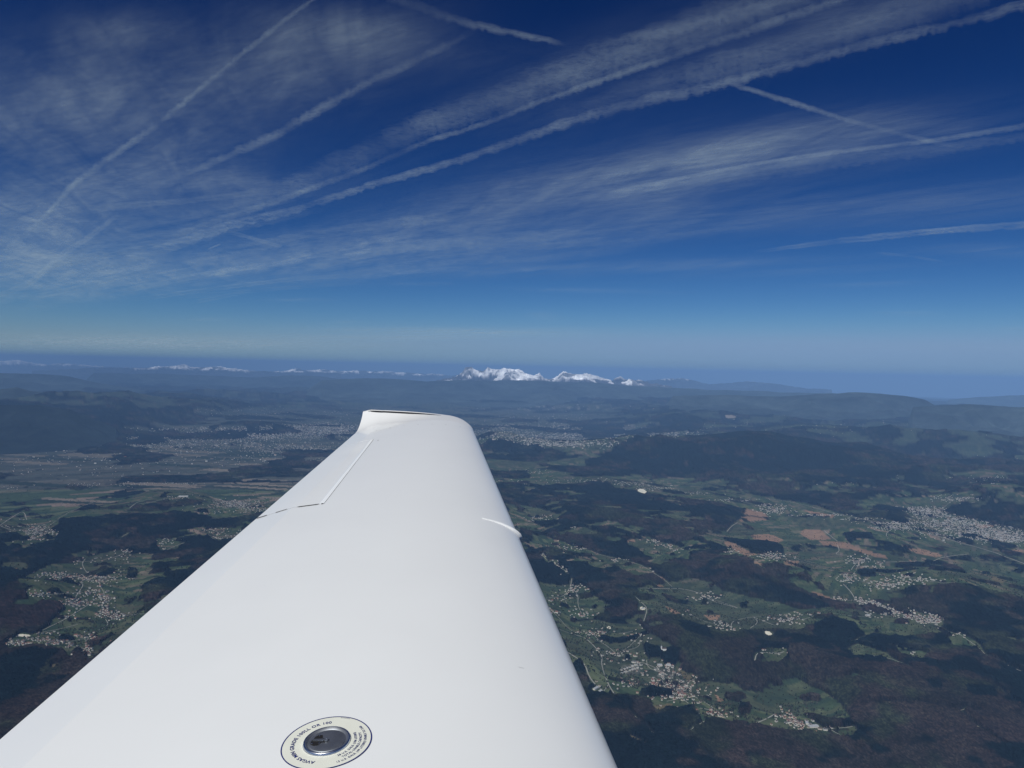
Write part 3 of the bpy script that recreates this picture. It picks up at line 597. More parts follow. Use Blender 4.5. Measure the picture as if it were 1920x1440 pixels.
for k in range(8):
    Vv, Q, T = house_np(rng.uniform(13, 17), rng.uniform(9.5, 11.5), rng.uniform(5.5, 7), rng.uniform(3, 4.2))
    me = mesh_np('house', Vv, [Q, T], [M_wall if k % 4 else M_wall2, M_roofs[k % 3]], matidx=[0,0,0,0,1,1,0,0])
    protos.append(me)
SHORT = {k: (k, k) for k in ()}
shade = ['red', 'brown', 'grey']; first = [True] * 8
for i in sorted(indiv):
    k = int(rng.integers(0, 8))
    if first[k]: o = protos[k]; first[k] = False
    else: o = protos[k].copy(); C.objects.link(o)
    o.location = (hx[i], hy[i], hz[i] + .3); o.rotation_euler = (0, 0, rng.uniform(0, 3.14)); s = HL[i][3]; o.scale = (s, s, s)
    wall = 'white' if k % 4 else 'cream'
    vn_, g_ = SHORT.get(HL[i][0], (HL[i][0], HL[i][0]))
    tag(o, f'{wall} house, {shade[k % 3]} roof, {HL[i][5]} of the {vn_}', 'house', 'houses of the ' + vn_)
rest = np.array([i for i in range(len(HL)) if i not in indiv])
N = len(rest); base, Q, T = house_np(15, 10.5, 6.2, 3.6)
sc_ = np.array([HL[i][3] for i in rest]); kd = np.array([HL[i][4] for i in rest])
th = rng.uniform(0, 3.14, N); cs, sn = np.cos(th), np.sin(th)
P = np.repeat(base[None], N, 0) * sc_[:, None, None]
P[:, :, 0] *= np.where(kd >= 2, 1.6, 1)[:, None]; P[:, :, 2] *= np.where(kd == 3, .45, np.where(kd == 2, rng.uniform(.6, 1.6, N), 1))[:, None]
x = P[:, :, 0] * cs[:, None] - P[:, :, 1] * sn[:, None] + hx[rest][:, None]; y = P[:, :, 0] * sn[:, None] + P[:, :, 1] * cs[:, None] + hy[rest][:, None]
z = P[:, :, 2] + hz[rest][:, None] + .3
off = (np.arange(N) * 16)[:, None, None]
mi_roof = np.where(kd == 3, 4, 1 + rng.integers(0, 3, N)); mi_roof = np.where((kd == 2) & (rng.random(N) < .35), 4, mi_roof)
mi = np.concatenate([np.stack([np.zeros(N)] * 4 + [mi_roof] * 2, 1).ravel(), np.zeros(N * 2)]).astype(int)
o = mesh_np('distant_houses', np.stack([x, y, z], -1).reshape(-1, 3), [(Q[None] + off).reshape(-1, 4), (T[None] + off).reshape(-1, 3)], [M_wall] + M_roofs, matidx=mi)
tag(o, 'pale specks of houses and halls in the far villages and towns', None, None, 'stuff')

def part(name, Vv, Fc, m, parent): return mesh_np(name, Vv, Fc, m, parent=parent)
def boxv(x0, x1, y0, y1, z0, z1):
    return np.array([(x0,y0,z0),(x1,y0,z0),(x1,y1,z0),(x0,y1,z0),(x0,y0,z1),(x1,y0,z1),(x1,y1,z1),(x0,y1,z1)], float), np.array([(0,1,5,4),(1,2,6,5),(2,3,7,6),(3,0,4,7),(4,5,6,7),(3,2,1,0)])
def empty(name, loc, rz=0):
    e = bpy.data.objects.new(name, None); e.location = loc; e.rotation_euler = (0, 0, rz); C.objects.link(e); return e
def at(u, v):
    x, y = spot(np.array([float(u)]), np.array([float(v)])); return float(x[0]), float(y[0]), float(gz(x, y)[0])
def gable(name, l, w, h, rh, parent, mw, mr):
    Vv, Q, T = house_np(l, w, h, rh)
    part('wall', Vv[:10], [Q[:4], T], mw, parent); part('roof', Vv[10:], Q[4:] - 10, mr, parent)
# white church on its wooded knoll
ch = empty('church', at(1245, 1219), .1); tag(ch, 'white church with a tall pointed tower on a dark wooded knoll above the village', 'church')
gable('nave', 30, 13, 11, 6, ch, M_white, M_roofs[1])
Vb, Qb = boxv(-22, -15.2, -4, 4, -2, 30); part('tower', Vb, Qb, M_white, ch)
part('spire', np.array([(-22.4,-4.4,30.01),(-14.8,-4.4,30.01),(-14.8,4.4,30.01),(-22.4,4.4,30.01),(-18.6,0,42)]), np.array([(0,1,4),(1,2,4),(2,3,4),(3,0,4)]), M_roofs[2], ch)
def hall(u, v, l, w, h, rz, label, roof=M_roofs[3], group=None, cat='building', name='farm_hall'):
    e = empty(name, at(u, v), rz); tag(e, label, cat, group); gable('hall', l, w, h, h * .25, e, M_wall, roof); return e
hall(1525, 1363, 52, 24, 8, .2, 'large white-roofed farm hall at the edge of the foot-of-slope village')
hall(1513, 1357, 26, 14, 8, 1.3, 'smaller pale-roofed barn just left of the big white farm hall')
hall(1117, 1292, 40, 16, 8, .9, 'longer pale-roofed roadside building at the forest edge')
hall(1125, 1297, 26, 15, 7, .9, 'shorter pale-roofed roadside building at the forest edge')
hall(1627, 1155, 34, 20, 11, .3, 'lone white farm building beside the dark wood in the middle valley')
hall(344, 931, 120, 40, 10, .2, 'long pale hall at the forest edge of the left plain')
hall(1205, 1142, 30, 18, 8, .5, 'pale building in a small gap of the dark wood')

for k in range(14):
    c_, r_ = k % 7, k // 7
    hall(1166 + c_ * 5.0, 1257 - c_ * 1.8 + r_ * 6.5, 12, 9, 8, .5, 'white apartment block in the tidy rows of the hillside village', M_roofs[3] if k % 3 else M_roofs[2], 'white apartment blocks in rows in the hillside village', 'apartment block', 'apartment_block')
for u, v in ((1237, 1248), (1253, 1248)):
    hall(u, v, 30, 20, 9, .1, f'white {"school" if u < 1240 else "public"} building just {"left" if u<1240 else "right"} of the avenue below the church', M_roofs[3])
# chalky quarries
def blob(name, u, v, rx, ry, label, m=M_pale):
    x0, y0, z0 = at(u, v); n = 28; ring = []
    for rI, f in enumerate((1.0, .6)):
        for k in range(n):
            a_ = 2 * math.pi * k / n; j = 1 + .3 * (random.random() - .5)
            xx = x0 + math.cos(a_) * rx * f * j; yy = y0 + math.sin(a_) * ry * f * j; ring.append((xx, yy, float(gz(xx, yy)) + 1.2 + (1 - f) * 3))
    ring.append((x0, y0, z0 + 2.0)); Fc = grid_faces(2, n + 1)
    Q = np.array([(k, (k + 1) % n, n + (k + 1) % n, n + k) for k in range(n)]); T = np.array([(n + k, n + (k + 1) % n, 2 * n) for k in range(n)])
    return struct(mesh_np(name, np.array(ring), [Q, T], m), label)
blob('quarry', 1441, 1188, 20, 40, 'pale yellow quarry scar among dark trees')
blob('quarry', 1205, 1141, 22, 30, 'whitish cleared patch in the dark wood')
blob('quarry', 1142, 1177, 16, 24, 'pale gravel patch above the hamlet')
blob('quarry', 45, 1192, 40, 34, 'pale gravel yard in the left village')
blob('quarry', 1789, 793, 300, 600, 'tan quarry scar on the distant right hills', M_tan)
blob('quarry', 1370, 782, 160, 380, 'pinkish quarry scar on the distant hills', M_tan)
blob('quarry', 1059, 748, 170, 800, 'white quarry scar under the snowy massif')
blob('quarry', 1862, 810, 90, 250, 'small white quarry scar at far right')
blob('quarry', 1204, 921, 62, 150, 'bright white domed building in the hazy valley beyond the wing')  # pale mound standing in for a domed works building, not a quarry
# tall chimneys of the far city
for u, lab in ((640, 'taller'), (653, 'shorter')):
    x0, y0, z0 = at(u, 805); hgt = 190 if u == 640 else 130; n = 10; ring = []
    for zz, rr_ in ((-2, 9), (hgt * .5, 7), (hgt, 5)): ring += [(rr_ * math.cos(6.2832 * k / n), rr_ * math.sin(6.2832 * k / n), zz) for k in range(n)]
    Q = np.array([(a_ * n + k, a_ * n + (k + 1) % n, (a_ + 1) * n + (k + 1) % n, (a_ + 1) * n + k) for a_ in range(2) for k in range(n)])
    o = mesh_np('chimney_stack', np.array(ring), Q, M_wall); o.location = (x0, y0, z0); tag(o, f'{lab} thin pale chimney stack in the hazy city behind the wing tip', 'chimney')

# scattered trees and hedges in the open country: small 8-sided crowns
NTR = 18000
cand = np.flatnonzero((op & front & (R < 16000) & (R > 3000))[fr].ravel())
wts = (1.0 / np.maximum(R[fr].ravel()[cand], 1) ** .3) * (0.15 + (fbm(X[fr].ravel()[cand], Y[fr].ravel()[cand], 130, 3, 400) > .55)); wts /= wts.sum()
pick = rng.choice(cand, NTR, p=wts)
tx = X[fr].ravel()[pick] + rng.normal(0, 7, NTR); ty = Y[fr].ravel()[pick] + rng.normal(0, 7, NTR); tz = gz(tx, ty)
br = np.array([(-1,0,.45),(0,-1,.4),(1,0,.5),(0,1,.45),(.15,0,1.25),(-.05,.1,0)]); sz = rng.uniform(2.5, 6.5, NTR)
P = br[None] * sz[:, None, None] * np.array([1, 1, 1.5]) * (1 + rng.normal(0, .15, (NTR, 6, 3)))
P += np.stack([tx, ty, tz], -1)[:, None, :]
T8 = np.array([(0,1,4),(1,2,4),(2,3,4),(3,0,4),(1,0,5),(2,1,5),(3,2,5),(0,3,5)])
o = mesh_np('scattered_trees', P.reshape(-1, 3), (T8[None] + (np.arange(NTR) * 6)[:, None, None]).reshape(-1, 3), M_forest)
tc_ = np.where((rng.random(NTR) < .5)[:, None], np.array([.014, .022, .014]), np.array([.04, .037, .028])) * rng.uniform(.7, 1.4, (NTR, 1))
col_attr(o, 'cover', np.repeat(tc_, 6, 0)); tag(o, 'small trees and hedges dotted over meadows and gardens', None, None, 'stuff')
print('land done', time.time() - T0)

# ------------------------------------------------------------------ cirrus veil and contrails (9 km up, above the haze)
CB = 6500.0
def cloud_at(u, v, base=CB):
    d = pix_dir(u, v); h_ = np.hypot(d[..., 0], d[..., 1]); t = np.maximum(d[..., 2] / h_, .004)
    r = (-t + np.sqrt(t * t + 2 * base / RE)) * RE
    a = np.arctan2(d[..., 0], d[..., 1])
    return np.sin(a) * r, np.cos(a) * r, base - r * r / (2 * RE)
def cloud_mat(name, kindc):
    t = NT(name); tc = t.n('TexCoord'); dn = t.n('Attribute', attribute_name='dens')
    df = t.n('BsdfDiffuse'); df.inputs[0].default_value = (.72, .87, .93, 1); tl = t.n('BsdfTranslucent'); tl.inputs[0].default_value = (.72, .87, .93, 1)
    mx = t.n('MixShader'); mx.inputs[0].default_value = .5; t.l(df.outputs[0], mx.inputs[1]); t.l(tl.outputs[0], mx.inputs[2])
    tr = t.n('BsdfTransparent'); fin = t.n('MixShader'); t.l(tr.outputs[0], fin.inputs[1]); t.l(mx.outputs[0], fin.inputs[2]); t.l(fin.outputs[0], t.out.inputs[0])
    if kindc == 'veil':
        def streak(rot, sx, sy, sc, det, dist):
            mp = t.n('Mapping'); mp.vector_type = 'TEXTURE'; mp.inputs['Rotation'].default_value = (0, 0, -rot); mp.inputs['Scale'].default_value = (1 / sx, 1 / sy, 1 / sx)
            t.l(tc.outputs['Object'], mp.inputs['Vector']); no = t.n('TexNoise'); no.inputs['Scale'].default_value = sc; no.inputs['Detail'].default_value = det
            no.inputs['Roughness'].default_value = .62; no.inputs['Distortion'].default_value = dist; t.l(mp.outputs[0], no.inputs['Vector']); return no.outputs['Fac']
        a = streak(VROT, .07e-3, .34e-3, 1.0, 6, .9); b = streak(VROT + .45, .22e-3, .8e-3, 1.0, 5, .7); c = streak(VROT - .25, 1.1e-3, 3.6e-3, 1.0, 5, .5)
        f = t.math('MULTIPLY', t.mr(a, .32, .72, .25, 1.25), t.mr(b, .3, .7, .55, 1.3)); f = t.math('MULTIPLY', f, t.mr(c, .3, .7, .75, 1.25))
        al = t.math('MULTIPLY', dn.outputs['Fac'], f, clamp=True)
    else:
        uv = t.n('UVMap'); sx = t.n('SeparateXYZ'); t.l(uv.outputs[0], sx.inputs[0])
        n1 = t.n('TexNoise'); n1.inputs['Scale'].default_value = .0052; n1.inputs['Detail'].default_value = 5; n1.inputs['Roughness'].default_value = .6; t.l(tc.outputs['Object'], n1.inputs['Vector'])
        n2 = t.n('TexNoise'); n2.inputs['Scale'].default_value = .00028; n2.inputs['Detail'].default_value = 3; t.l(tc.outputs['Object'], n2.inputs['Vector'])
        n3 = t.n('TexNoise'); n3.inputs['Scale'].default_value = .0011; n3.inputs['Detail'].default_value = 4; t.l(tc.outputs['Object'], n3.inputs['Vector'])
        e = t.math('ABSOLUTE', t.math('SUBTRACT', t.math('MULTIPLY', sx.outputs[0], 2.0), 1.0))
        e = t.math('ADD', e, t.math('MULTIPLY', t.math('SUBTRACT', n1.outputs['Fac'], .5), 2.6)); e = t.math('ADD', e, t.math('MULTIPLY', t.math('SUBTRACT', n3.outputs['Fac'], .5), 1.9))
        f = t.mr(e, -.05, .95, 1.0, 0.0, True)
        ed = t.mr(t.math('ABSOLUTE', t.math('SUBTRACT', t.math('MULTIPLY', sx.outputs[0], 2.0), 1.0)), .75, 1.0, 1.0, 0.0, True)
        f = t.math('MULTIPLY', f, ed)
        f = t.math('MULTIPLY', f, t.mr(n2.outputs['Fac'], .34, .62, .30, 1.25)); f = t.math('MULTIPLY', f, t.mr(n1.outputs['Fac'], .36, .64, .35, 1.5))
        al = t.math('MULTIPLY', dn.outputs['Fac'], f, clamp=True)
    t.l(al, fin.inputs[0]); return t.m
p0 = cloud_at(np.array([300., 1300.]), np.array([470., 170.])); VROT = -math.atan2(p0[1][1] - p0[1][0], p0[0][1] - p0[0][0])
M_veil = cloud_mat('cirrus_ice', 'veil'); M_trail = cloud_mat('contrail_ice', 'trail')
# veil: one broad thin sheet curving with the earth
va = np.radians(np.concatenate([np.arange(-42, 42.01, .25), np.arange(46, 318, 6)])); ve = np.concatenate([np.linspace(.35, 35, 240), [40, 50, 60, 75, 89]])
VA, VE = np.meshgrid(va, np.radians(ve), indexing='ij'); tt = np.tan(VE); rv = (-tt + np.sqrt(tt * tt + 2 * CB / RE)) * RE
vx, vy, vz = np.sin(VA) * rv, np.cos(VA) * rv, CB - rv ** 2 / (2 * RE)
vu, vv_ = project(vx, vy, vz); fm = np.abs(((VA + math.pi) % (2 * math.pi)) - math.pi) < .75
D0 = .085 * sstep(.35, .62, fbm(vx, vy, 26000, 3, 500)) * sstep(75000, 40000, rv)
DV = np.zeros(vx.shape)
BLOBS = [(120,250,230,150,0,.15),(40,440,170,80,-10,.18),(300,330,170,60,-20,.08),(520,130,260,75,-10,.15),(650,60,200,45,10,.10),(260,60,140,40,0,.08),(430,345,75,26,0,.12),(420,400,260,30,-15,.08),
 (1150,345,380,60,-10,.15),(1350,290,260,45,-12,.12),(900,470,380,26,-6,.12),(1235,380,70,34,0,.10),(1180,420,260,30,-6,.07),(760,430,260,30,-10,.10),(1300,80,330,60,-18,.12),(1650,20,260,40,-17,.10),(1050,150,260,50,-18,.07),
 (1600,270,320,45,-8,.08),(1800,380,260,30,-6,.09),(1500,390,200,30,-5,.06),(1870,470,120,12,0,.10),(1700,235,120,25,0,.05),(150,520,200,25,-6,.12),(60,480,100,40,0,.10),
 (300,490,260,25,-10,.12),(350,522,320,18,-8,.12),(750,507,300,13,-4,.10),(1100,500,300,11,-2,.07),(640,470,260,22,-8,.10),(870,622,230,6,1,.30),(760,632,170,5,0,.2),(250,645,420,16,1.2,.20),(1050,617,120,3,0,.08),(200,640,330,12,0,.12),(500,645,300,10,0,.08),(1640,533,100,4,-2,.08),(1705,588,55,4,0,.10),(1500,508,200,8,-3,.06),(1120,545,130,4,1,.06),(790,532,60,3,0,.07),(1020,592,30,8,5,.07),(1900,616,30,3,0,.08),(1500,635,80,4,0,.05),(650,604,30,3,0,.06),(385,599,40,3,0,.07),(550,562,60,3,0,.07),(1800,650,260,10,0,.05),(1300,500,300,8,-3,.05)]
for (cx, cy, rx, ry, an, st_) in BLOBS:
    ca, sa = math.cos(rad(an)), math.sin(rad(an)); du, dv = vu - cx, vv_ - cy
    e = ((du * ca + dv * sa) / rx) ** 2 + ((-du * sa + dv * ca) / ry) ** 2; DV += st_ * np.exp(-e * 1.1) * fm
DV = np.clip(DV * (1.3 + .5 * sstep(800, 200, vu)), 0, .6); inframe = fm & (VE < rad(34))
DV = np.where(inframe, DV + .10 * D0, D0)
nb = 0
o = mesh_np('cirrus_cloud', np.stack([vx, vy, vz], -1).reshape(-1, 3), [grid_faces(len(va), len(ve))], M_veil, smooth=True)
flt_attr(o, 'dens', DV); tag(o, 'thin streaky high cirrus veil spread over the blue sky', None, None, 'stuff')

def contrail(pts, w, dens, label, group=None, lift=0.0, name='contrail', lump=.35, period=9.0):
    """pts (u, v[, half-width, strength]); a flattened tube of ice cloud lying at its flight level"""
    P_ = np.array([(p[0], p[1], (p[2] if len(p) > 2 else w) * (.86 if w < 20 else 1), p[3] if len(p) > 3 else 1.0) for p in pts], float)
    s = np.concatenate([[0], np.cumsum(np.hypot(np.diff(P_[:, 0]), np.diff(P_[:, 1])))]); n = max(12, int(s[-1] / 3.5)); q = np.linspace(0, s[-1], n)
    a = np.stack([np.interp(q, s, P_[:, k]) for k in range(4)], -1)
    for _ in range(30): a[1:-1] = (a[:-2] + 2 * a[1:-1] + a[2:]) / 4
    tu, tv = np.gradient(a[:, 0]), np.gradient(a[:, 1]); L = np.hypot(tu, tv) + 1e-6; nu_, nv_ = -tv / L, tu / L
    b = CB + lift
    sd_ = len(label) * 7; ql = np.cumsum(np.gradient(q) / (period * (.5 + a[:, 2] / max(w, 1) * .5))); wl = a[:, 2] * (1 + lump * .5 * (fbm(ql, ql * 0 + 5, 2.5, 3, sd_) - .5) * 2); wr = a[:, 2] * (1 + lump * (ridge(ql, ql * 0 + 1, 1.0, 2, sd_ + 3) - .5) * 2)
    lx, ly, lz = cloud_at(a[:, 0] - nu_ * wl, a[:, 1] - nv_ * wl, b); rx_, ry_, rz_ = cloud_at(a[:, 0] + nu_ * wr, a[:, 1] + nv_ * wr, b)
    Lp = np.stack([lx, ly, lz], -1); Rp = np.stack([rx_, ry_, rz_], -1); wid = np.linalg.norm(Lp - Rp, axis=1); wid = np.minimum(wid, 9000)
    K = 6; rows = []; uvs = []
    for k in range(2 * K - 2):
        f = k / (K - 1) if k < K else (2 * K - 2 - k) / (K - 1); sg = 1 if 0 < k < K - 1 else (-1 if k >= K else 0)
        c_ = Lp * (1 - f) + Rp * f; c_ = c_ + np.array([0, 0, 1.0]) * (sg * np.sqrt(max(0, 1 - (2 * f - 1) ** 2)) * np.minimum(wid * .05, 160))[:, None]
        rows.append(c_); uvs.append(np.stack([np.full(n, f), q / 100], -1))
    rows.append(rows[0]); uvs.append(uvs[0])
    Vv = np.stack(rows, 0); ni = len(rows)
    o = mesh_np(name, Vv.reshape(-1, 3), grid_faces(ni, n), M_trail, smooth=True)
    uvl = o.data.uv_layers.new(name='UVMap'); UVv = np.stack(uvs, 0).reshape(-1, 2)
    li = np.empty(len(o.data.loops), np.int32); o.data.loops.foreach_get('vertex_index', li); uvl.data.foreach_set('uv', UVv[li].astype(np.float32).ravel())
    en = np.minimum(1, np.minimum(np.arange(n), np.arange(n)[::-1]) / (n * .12))
    if not (0 <= P_[0, 0] <= 1920 and 0 <= P_[0, 1]): en[: n // 2] = 1
    if not (0 <= P_[-1, 0] <= 1920 and 0 <= P_[-1, 1]): en[n // 2:] = 1
    flt_attr(o, 'dens', np.tile((.86 if w < 20 else 1) * dens * a[:, 3] * en, ni)); tag(o, label, 'contrail', group)
    return o
contrail([(640,-40,7),(585,0,7,.5),(520,48,7,.55),(470,88,8,.6),(400,145,9,.8),(330,205,10,1.2),(280,245,9,.6),(200,300,10,1.3),(130,352,9,1.4),(105,385,8,1.2),(60,430,8,.9),(10,470,8,.6),(-30,500,8,.5)], 9, .17, 'long slim contrail bending down the left side of the sky from the top edge')
contrail([(900,52,10,.4),(800,105,11,.7),(700,150,13,.9),(600,205,13,1),(500,262,12,1),(420,295,10,.9),(345,328,8,.7),(290,350,6,.3)], 12, .16, 'feathery diagonal contrail ending short in the upper left sky', lift=200)
contrail([(700,-18,14,.3),(790,12,14,.6),(840,32,13,.9),(900,49,12,1.1),(970,62,10,1.1),(1030,76,9,.7),(1065,86,7,.4)], 12, .15, 'short lumpy contrail falling to the right near the top edge', lift=350)
contrail([(310,430,12,.9),(420,392,20,1),(520,358,24,1),(640,305,26,1),(780,238,28,1),(960,175,34,1),(1100,125,38,.9),(1300,50,42,.9),(1500,-20,44,.9),(1600,-60,44,.9)], 30, .085, 'broad mottled contrail band crossing the upper sky')
contrail([(150,500,8,.5),(300,452,9,.8),(450,400,8,1),(560,362,7,1.1),(680,318,7,1.1),(800,265,7,1.2),(900,235,7,1.1),(1000,195,8,1),(1100,160,9,1),(1250,110,10,1),(1400,60,12,1),(1580,-5,14,1),(1700,-50,14,1)], 8, .14, 'bright thin contrail along the lower edge of the broad mottled band', lift=-200)
contrail([(20,556,5,.6),(160,505,8,.9),(260,480,10,1.2),(340,455,11,1.2),(430,422,10,1.1),(560,392,9,1.1),(680,352,9,1.1),(780,322,9,1.2),(880,295,10,1.2),(960,266,12,1.1),(1100,216,13,1),(1200,190,14,1),(1300,170,14,1),(1400,145,14,1),(1560,100,13,1),(1700,65,13,1),(1920,10,14,1),(2050,-20,14,1)], 11, .17, 'longest contrail with scalloped lower edge sweeping from lower left to upper right', lift=100, lump=.5, period=14)
contrail([(1000,240,22,.4),(1200,170,30,.8),(1400,115,34,1),(1560,62,34,1),(1700,25,32,.9),(1850,-20,30,.9)], 30, .07, 'soft milky band above the longest contrail at the upper right', lift=450)
contrail([(1340,148,5,.5),(1380,160,7,1),(1440,178,8,1.2),(1520,203,8,1.2),(1600,228,7,1.1),(1700,254,6,1),(1760,268,6,.8),(1815,276,5,.5)], 7, .17, 'slanting contrail falling to the right across the upper right sky', lift=-350)
contrail([(900,405,6,.4),(1150,360,6,.8),(1300,330,5,1.2),(1440,303,5,1.3),(1600,281,5,1.2),(1750,264,6,1),(1920,236,8,1),(2000,222,8,1)], 6, .13, 'fine straight contrail in the right half under the slanting one', lift=250)
contrail([(1200,365,16,.6),(1400,325,18,1),(1600,296,18,1),(1750,282,14,1),(1920,256,12,1),(2000,245,12,1)], 16, .075, 'soft frayed band just below the fine straight contrail')
contrail([(1410,473,3,.5),(1560,453,6,1),(1700,438,7,1.2),(1800,430,7,1.2),(1920,421,8,1.1),(2000,416,8,1)], 6, .20, 'tapered bright contrail low at the right edge', lift=-100)
contrail([(85,400,8,.6),(200,388,8,1),(330,378,7,1),(430,368,7,1),(540,350,7,.6)], 6, .14, 'nearly level contrail joining the mottled band on the left', lift=-450)
contrail([(225,400,7,.6),(200,420,7,1),(160,450,7,1),(110,480,6,1),(60,528,5,.7)], 6, .13, 'short contrail dropping to the left below the level one', lift=300)
contrail([(-30,560,5,1),(30,543,5,1),(60,530,7,1.1),(90,498,7,1),(180,480,8,.9),(250,470,8,.5)], 6, .16, 'kinked contrail at the lower left edge of the clouds', lift=-250)
contrail([(20,562,3,.6),(110,548,5,1.2),(200,525,5,1),(310,498,5,.7)], 5, .16, 'low thin contrail at far left just above the clear band')
contrail([(220,547,3,.8),(290,533,5,1.2),(380,515,5,1.1),(510,494,5,.6)], 4, .17, 'low thin contrail second from the left above the clear band', lift=150)
contrail([(245,563,2.5,.7),(350,548,3.5,1),(450,535,3.5,1),(560,522,3.5,.9),(660,517,3,.5)], 4, .15, 'lowest long thin contrail over the left horizon', lift=-150)
contrail([(365,566,2.5,.8),(420,556,3,1),(470,545,2.5,.6)], 3, .13, 'tiny streak under the lowest left contrail')
contrail([(430,435,4,.6),(460,443,4.5,1.2),(490,452,4.5,1.2),(530,462,3,.5)], 4, .17, 'short contrail stub pointing down to the right in mid left sky', lift=380)
contrail([(388,468,2,1),(415,457,2,1)], 2, .2, 'tiny bright streak left of the short stub', lift=380)
contrail([(330,492,9,.6),(420,472,11,1),(540,450,12,1),(620,435,12,1),(760,415,12,1),(880,402,12,.6)], 11, .13, 'double-edged soft contrail in the middle left sky', lift=-300)
contrail([(560,505,6,.7),(640,486,10,1.1),(740,463,12,1.1),(900,452,14,.9),(1100,436,16,.5)], 11, .13, 'wide soft streak fading right across the middle sky', lift=50)
contrail([(1090,462,4,.6),(1250,441,4,1),(1350,430,4,1),(1480,420,4,.6)], 4, .08, 'faint beaded contrail right of centre', lift=-380)
contrail([(1640,474,2.5,.8),(1700,479,2.5,1),(1770,491,2.5,.6)], 3, .12, 'thin wavy contrail under the tapered one on the right', lift=330)

contrail([(90,505,4,.5),(220,474,5,1),(360,446,6,1),(500,416,7,.9),(640,384,8,.5)], 6, .10, 'faint strand between the two long contrails at mid left', lift=-60)
contrail([(110,470,5,.5),(230,462,6,1),(330,452,6,.8),(420,440,6,.4)], 6, .10, 'faint short strand under the level contrail at left', lift=420)
contrail([(620,500,4,.5),(800,478,6,1),(1000,462,7,1),(1200,452,7,.5)], 7, .08, 'faint long strand just above the clear band in the middle', lift=-220)
contrail([(980,345,8,.4),(1180,318,12,1),(1400,268,12,.9),(1560,240,10,.4)], 12, .07, 'soft frayed streak above the fine straight contrail', lift=180)
contrail([(460,500,4,.5),(600,484,5,1),(760,470,6,.9),(860,462,6,.4)], 5, .09, 'faint strand below the double-edged contrail', lift=260)
contrail([(320,560,2.5,.5),(430,548,3,1),(560,538,3,1),(700,530,2.5,.4)], 3, .09, 'thin low streak over the horizon left of centre', lift=310)
contrail([(1090,85,10,.4),(1240,58,16,1),(1400,20,18,1),(1500,-12,18,1)], 16, .07, 'mottled strand inside the broad band at the top', lift=500, lump=.6)
# ------------------------------------------------------------------ haze
Zlow = float(Z.min()) - 1.0
Vb, Qb = boxv(-208000, 208000, -208000, 208000, Zlow - 60, 450)
t = NT('haze_air'); pv = t.n('VolumePrincipled'); pv.inputs['Color'].default_value = HAZE_COLOR; pv.inputs['Density'].default_value = HAZE_DENSITY
pv.inputs['Anisotropy'].default_value = -0.3
t.l(pv.outputs[0], t.out.inputs['Volume'])
hz_ = mesh_np('haze', Vb, Qb, t.m); tag(hz_, 'blue haze thickening towards the horizon', None, None, 'stuff')

# ------------------------------------------------------------------ the wing (frame: x right, y out along the span, z up, origin at the eye)
# world = ROT @ (x, z, -y) ; WR maps (x, y, z) wing-frame vectors to the world
WR = ROT @ Matrix(((1, 0, 0), (0, 0, 1), (0, -1, 0)))
def wf(u, v, d): return np.array([(u - 960) / F * d, d, -(v - 720) / F * d])
LE0, LE1 = wf(1155, 1440, 1.5), wf(887, 808, 5.0)
TE0, TE1 = wf(-69, 1450, 1.40), wf(662, 817, 4.93)
def LE(y): k = (y - LE0[1]) / (LE1[1] - LE0[1]); return LE0[0] + k * (LE1[0] - LE0[0]), LE0[2] + k * (LE1[2] - LE0[2])
def TE(y): k = (y - TE0[1]) / (TE1[1] - TE0[1]); return TE0[0] + k * (TE1[0] - TE0[0]), TE0[2] + k * (TE1[2] - TE0[2])
def prof(c, th=.155):
    c = np.clip(c, 0, 1); return th / .2 * (.2969 * np.sqrt(c) - .126 * c - .3516 * c ** 2 + .2843 * c ** 3 - .1036 * c ** 4)
def camber(c, m=.03, p=.42): return np.where(c < p, m / p ** 2 * (2 * p * c - c * c), m / (1 - p) ** 2 * ((1 - 2 * p) + 2 * p * c - c * c))
def upz(c, ch, a):          # a = distance from the trailing edge in metres
    z_ = (camber(c) + prof(c)) * ch
    # flat flap/aileron run: a straight ramp over the last 15 cm
    cc = 1 - .15 / ch; zc = (camber(cc) + prof(cc)) * ch
    ramp = (zc + .013) * (a / .15) + .004 * (1 - a / .15)
    return np.where(a < .15, ramp, z_ + .013 * np.exp(-np.maximum(a - .15, 0) / .13))
def loz(c, ch): return (camber(c) - prof(c) * .9) * ch
def surf(x, y, up=True):
    xl, zl = LE(y); xt, zt = TE(y); ch = xl - xt; c = np.clip((xl - x) / ch, 0, 1)
    zz = zl + (zt - zl) * c; return zz + (upz(c, ch, c * -ch + ch) if up else loz(c, ch))
wloc = Vector((0, 0, 0))
root = np.array([-.3, .4, -.95])
wing = bpy.data.objects.new('airplane_wing', None); C.objects.link(wing)
wing.matrix_world = Matrix.Translation(WR @ Vector(root)) @ WR.to_4x4()
tag(wing, 'white tapered aeroplane wing reaching out over the landscape', 'wing')
def wpart(name, Vv, Fc, m, smooth=True, parent=wing, mi=None):
    o = mesh_np(name, np.asarray(Vv, float) - (root if parent is wing else 0), Fc, m, parent=parent, smooth=smooth, matidx=mi); return o
def subpart(name, Vv, Fc, m, parent, smooth=True):
    return wpart(name, np.asarray(Vv, float) - root, Fc, m, smooth, parent)
def cgrid(n=70): t_ = np.linspace(0, 1, n); return (1 - np.cos(t_ * math.pi * .5)) ** 1.25   # dense at the nose
Y_IN, Y_AI, Y_AO, Y_TIP = .35, 3.03, 4.46, 4.97
def hinge_x(y):
    xt, _ = TE(y); k = (y - Y_AI) / (Y_AO - Y_AI); return xt + .283 + k * (.226 - .283)
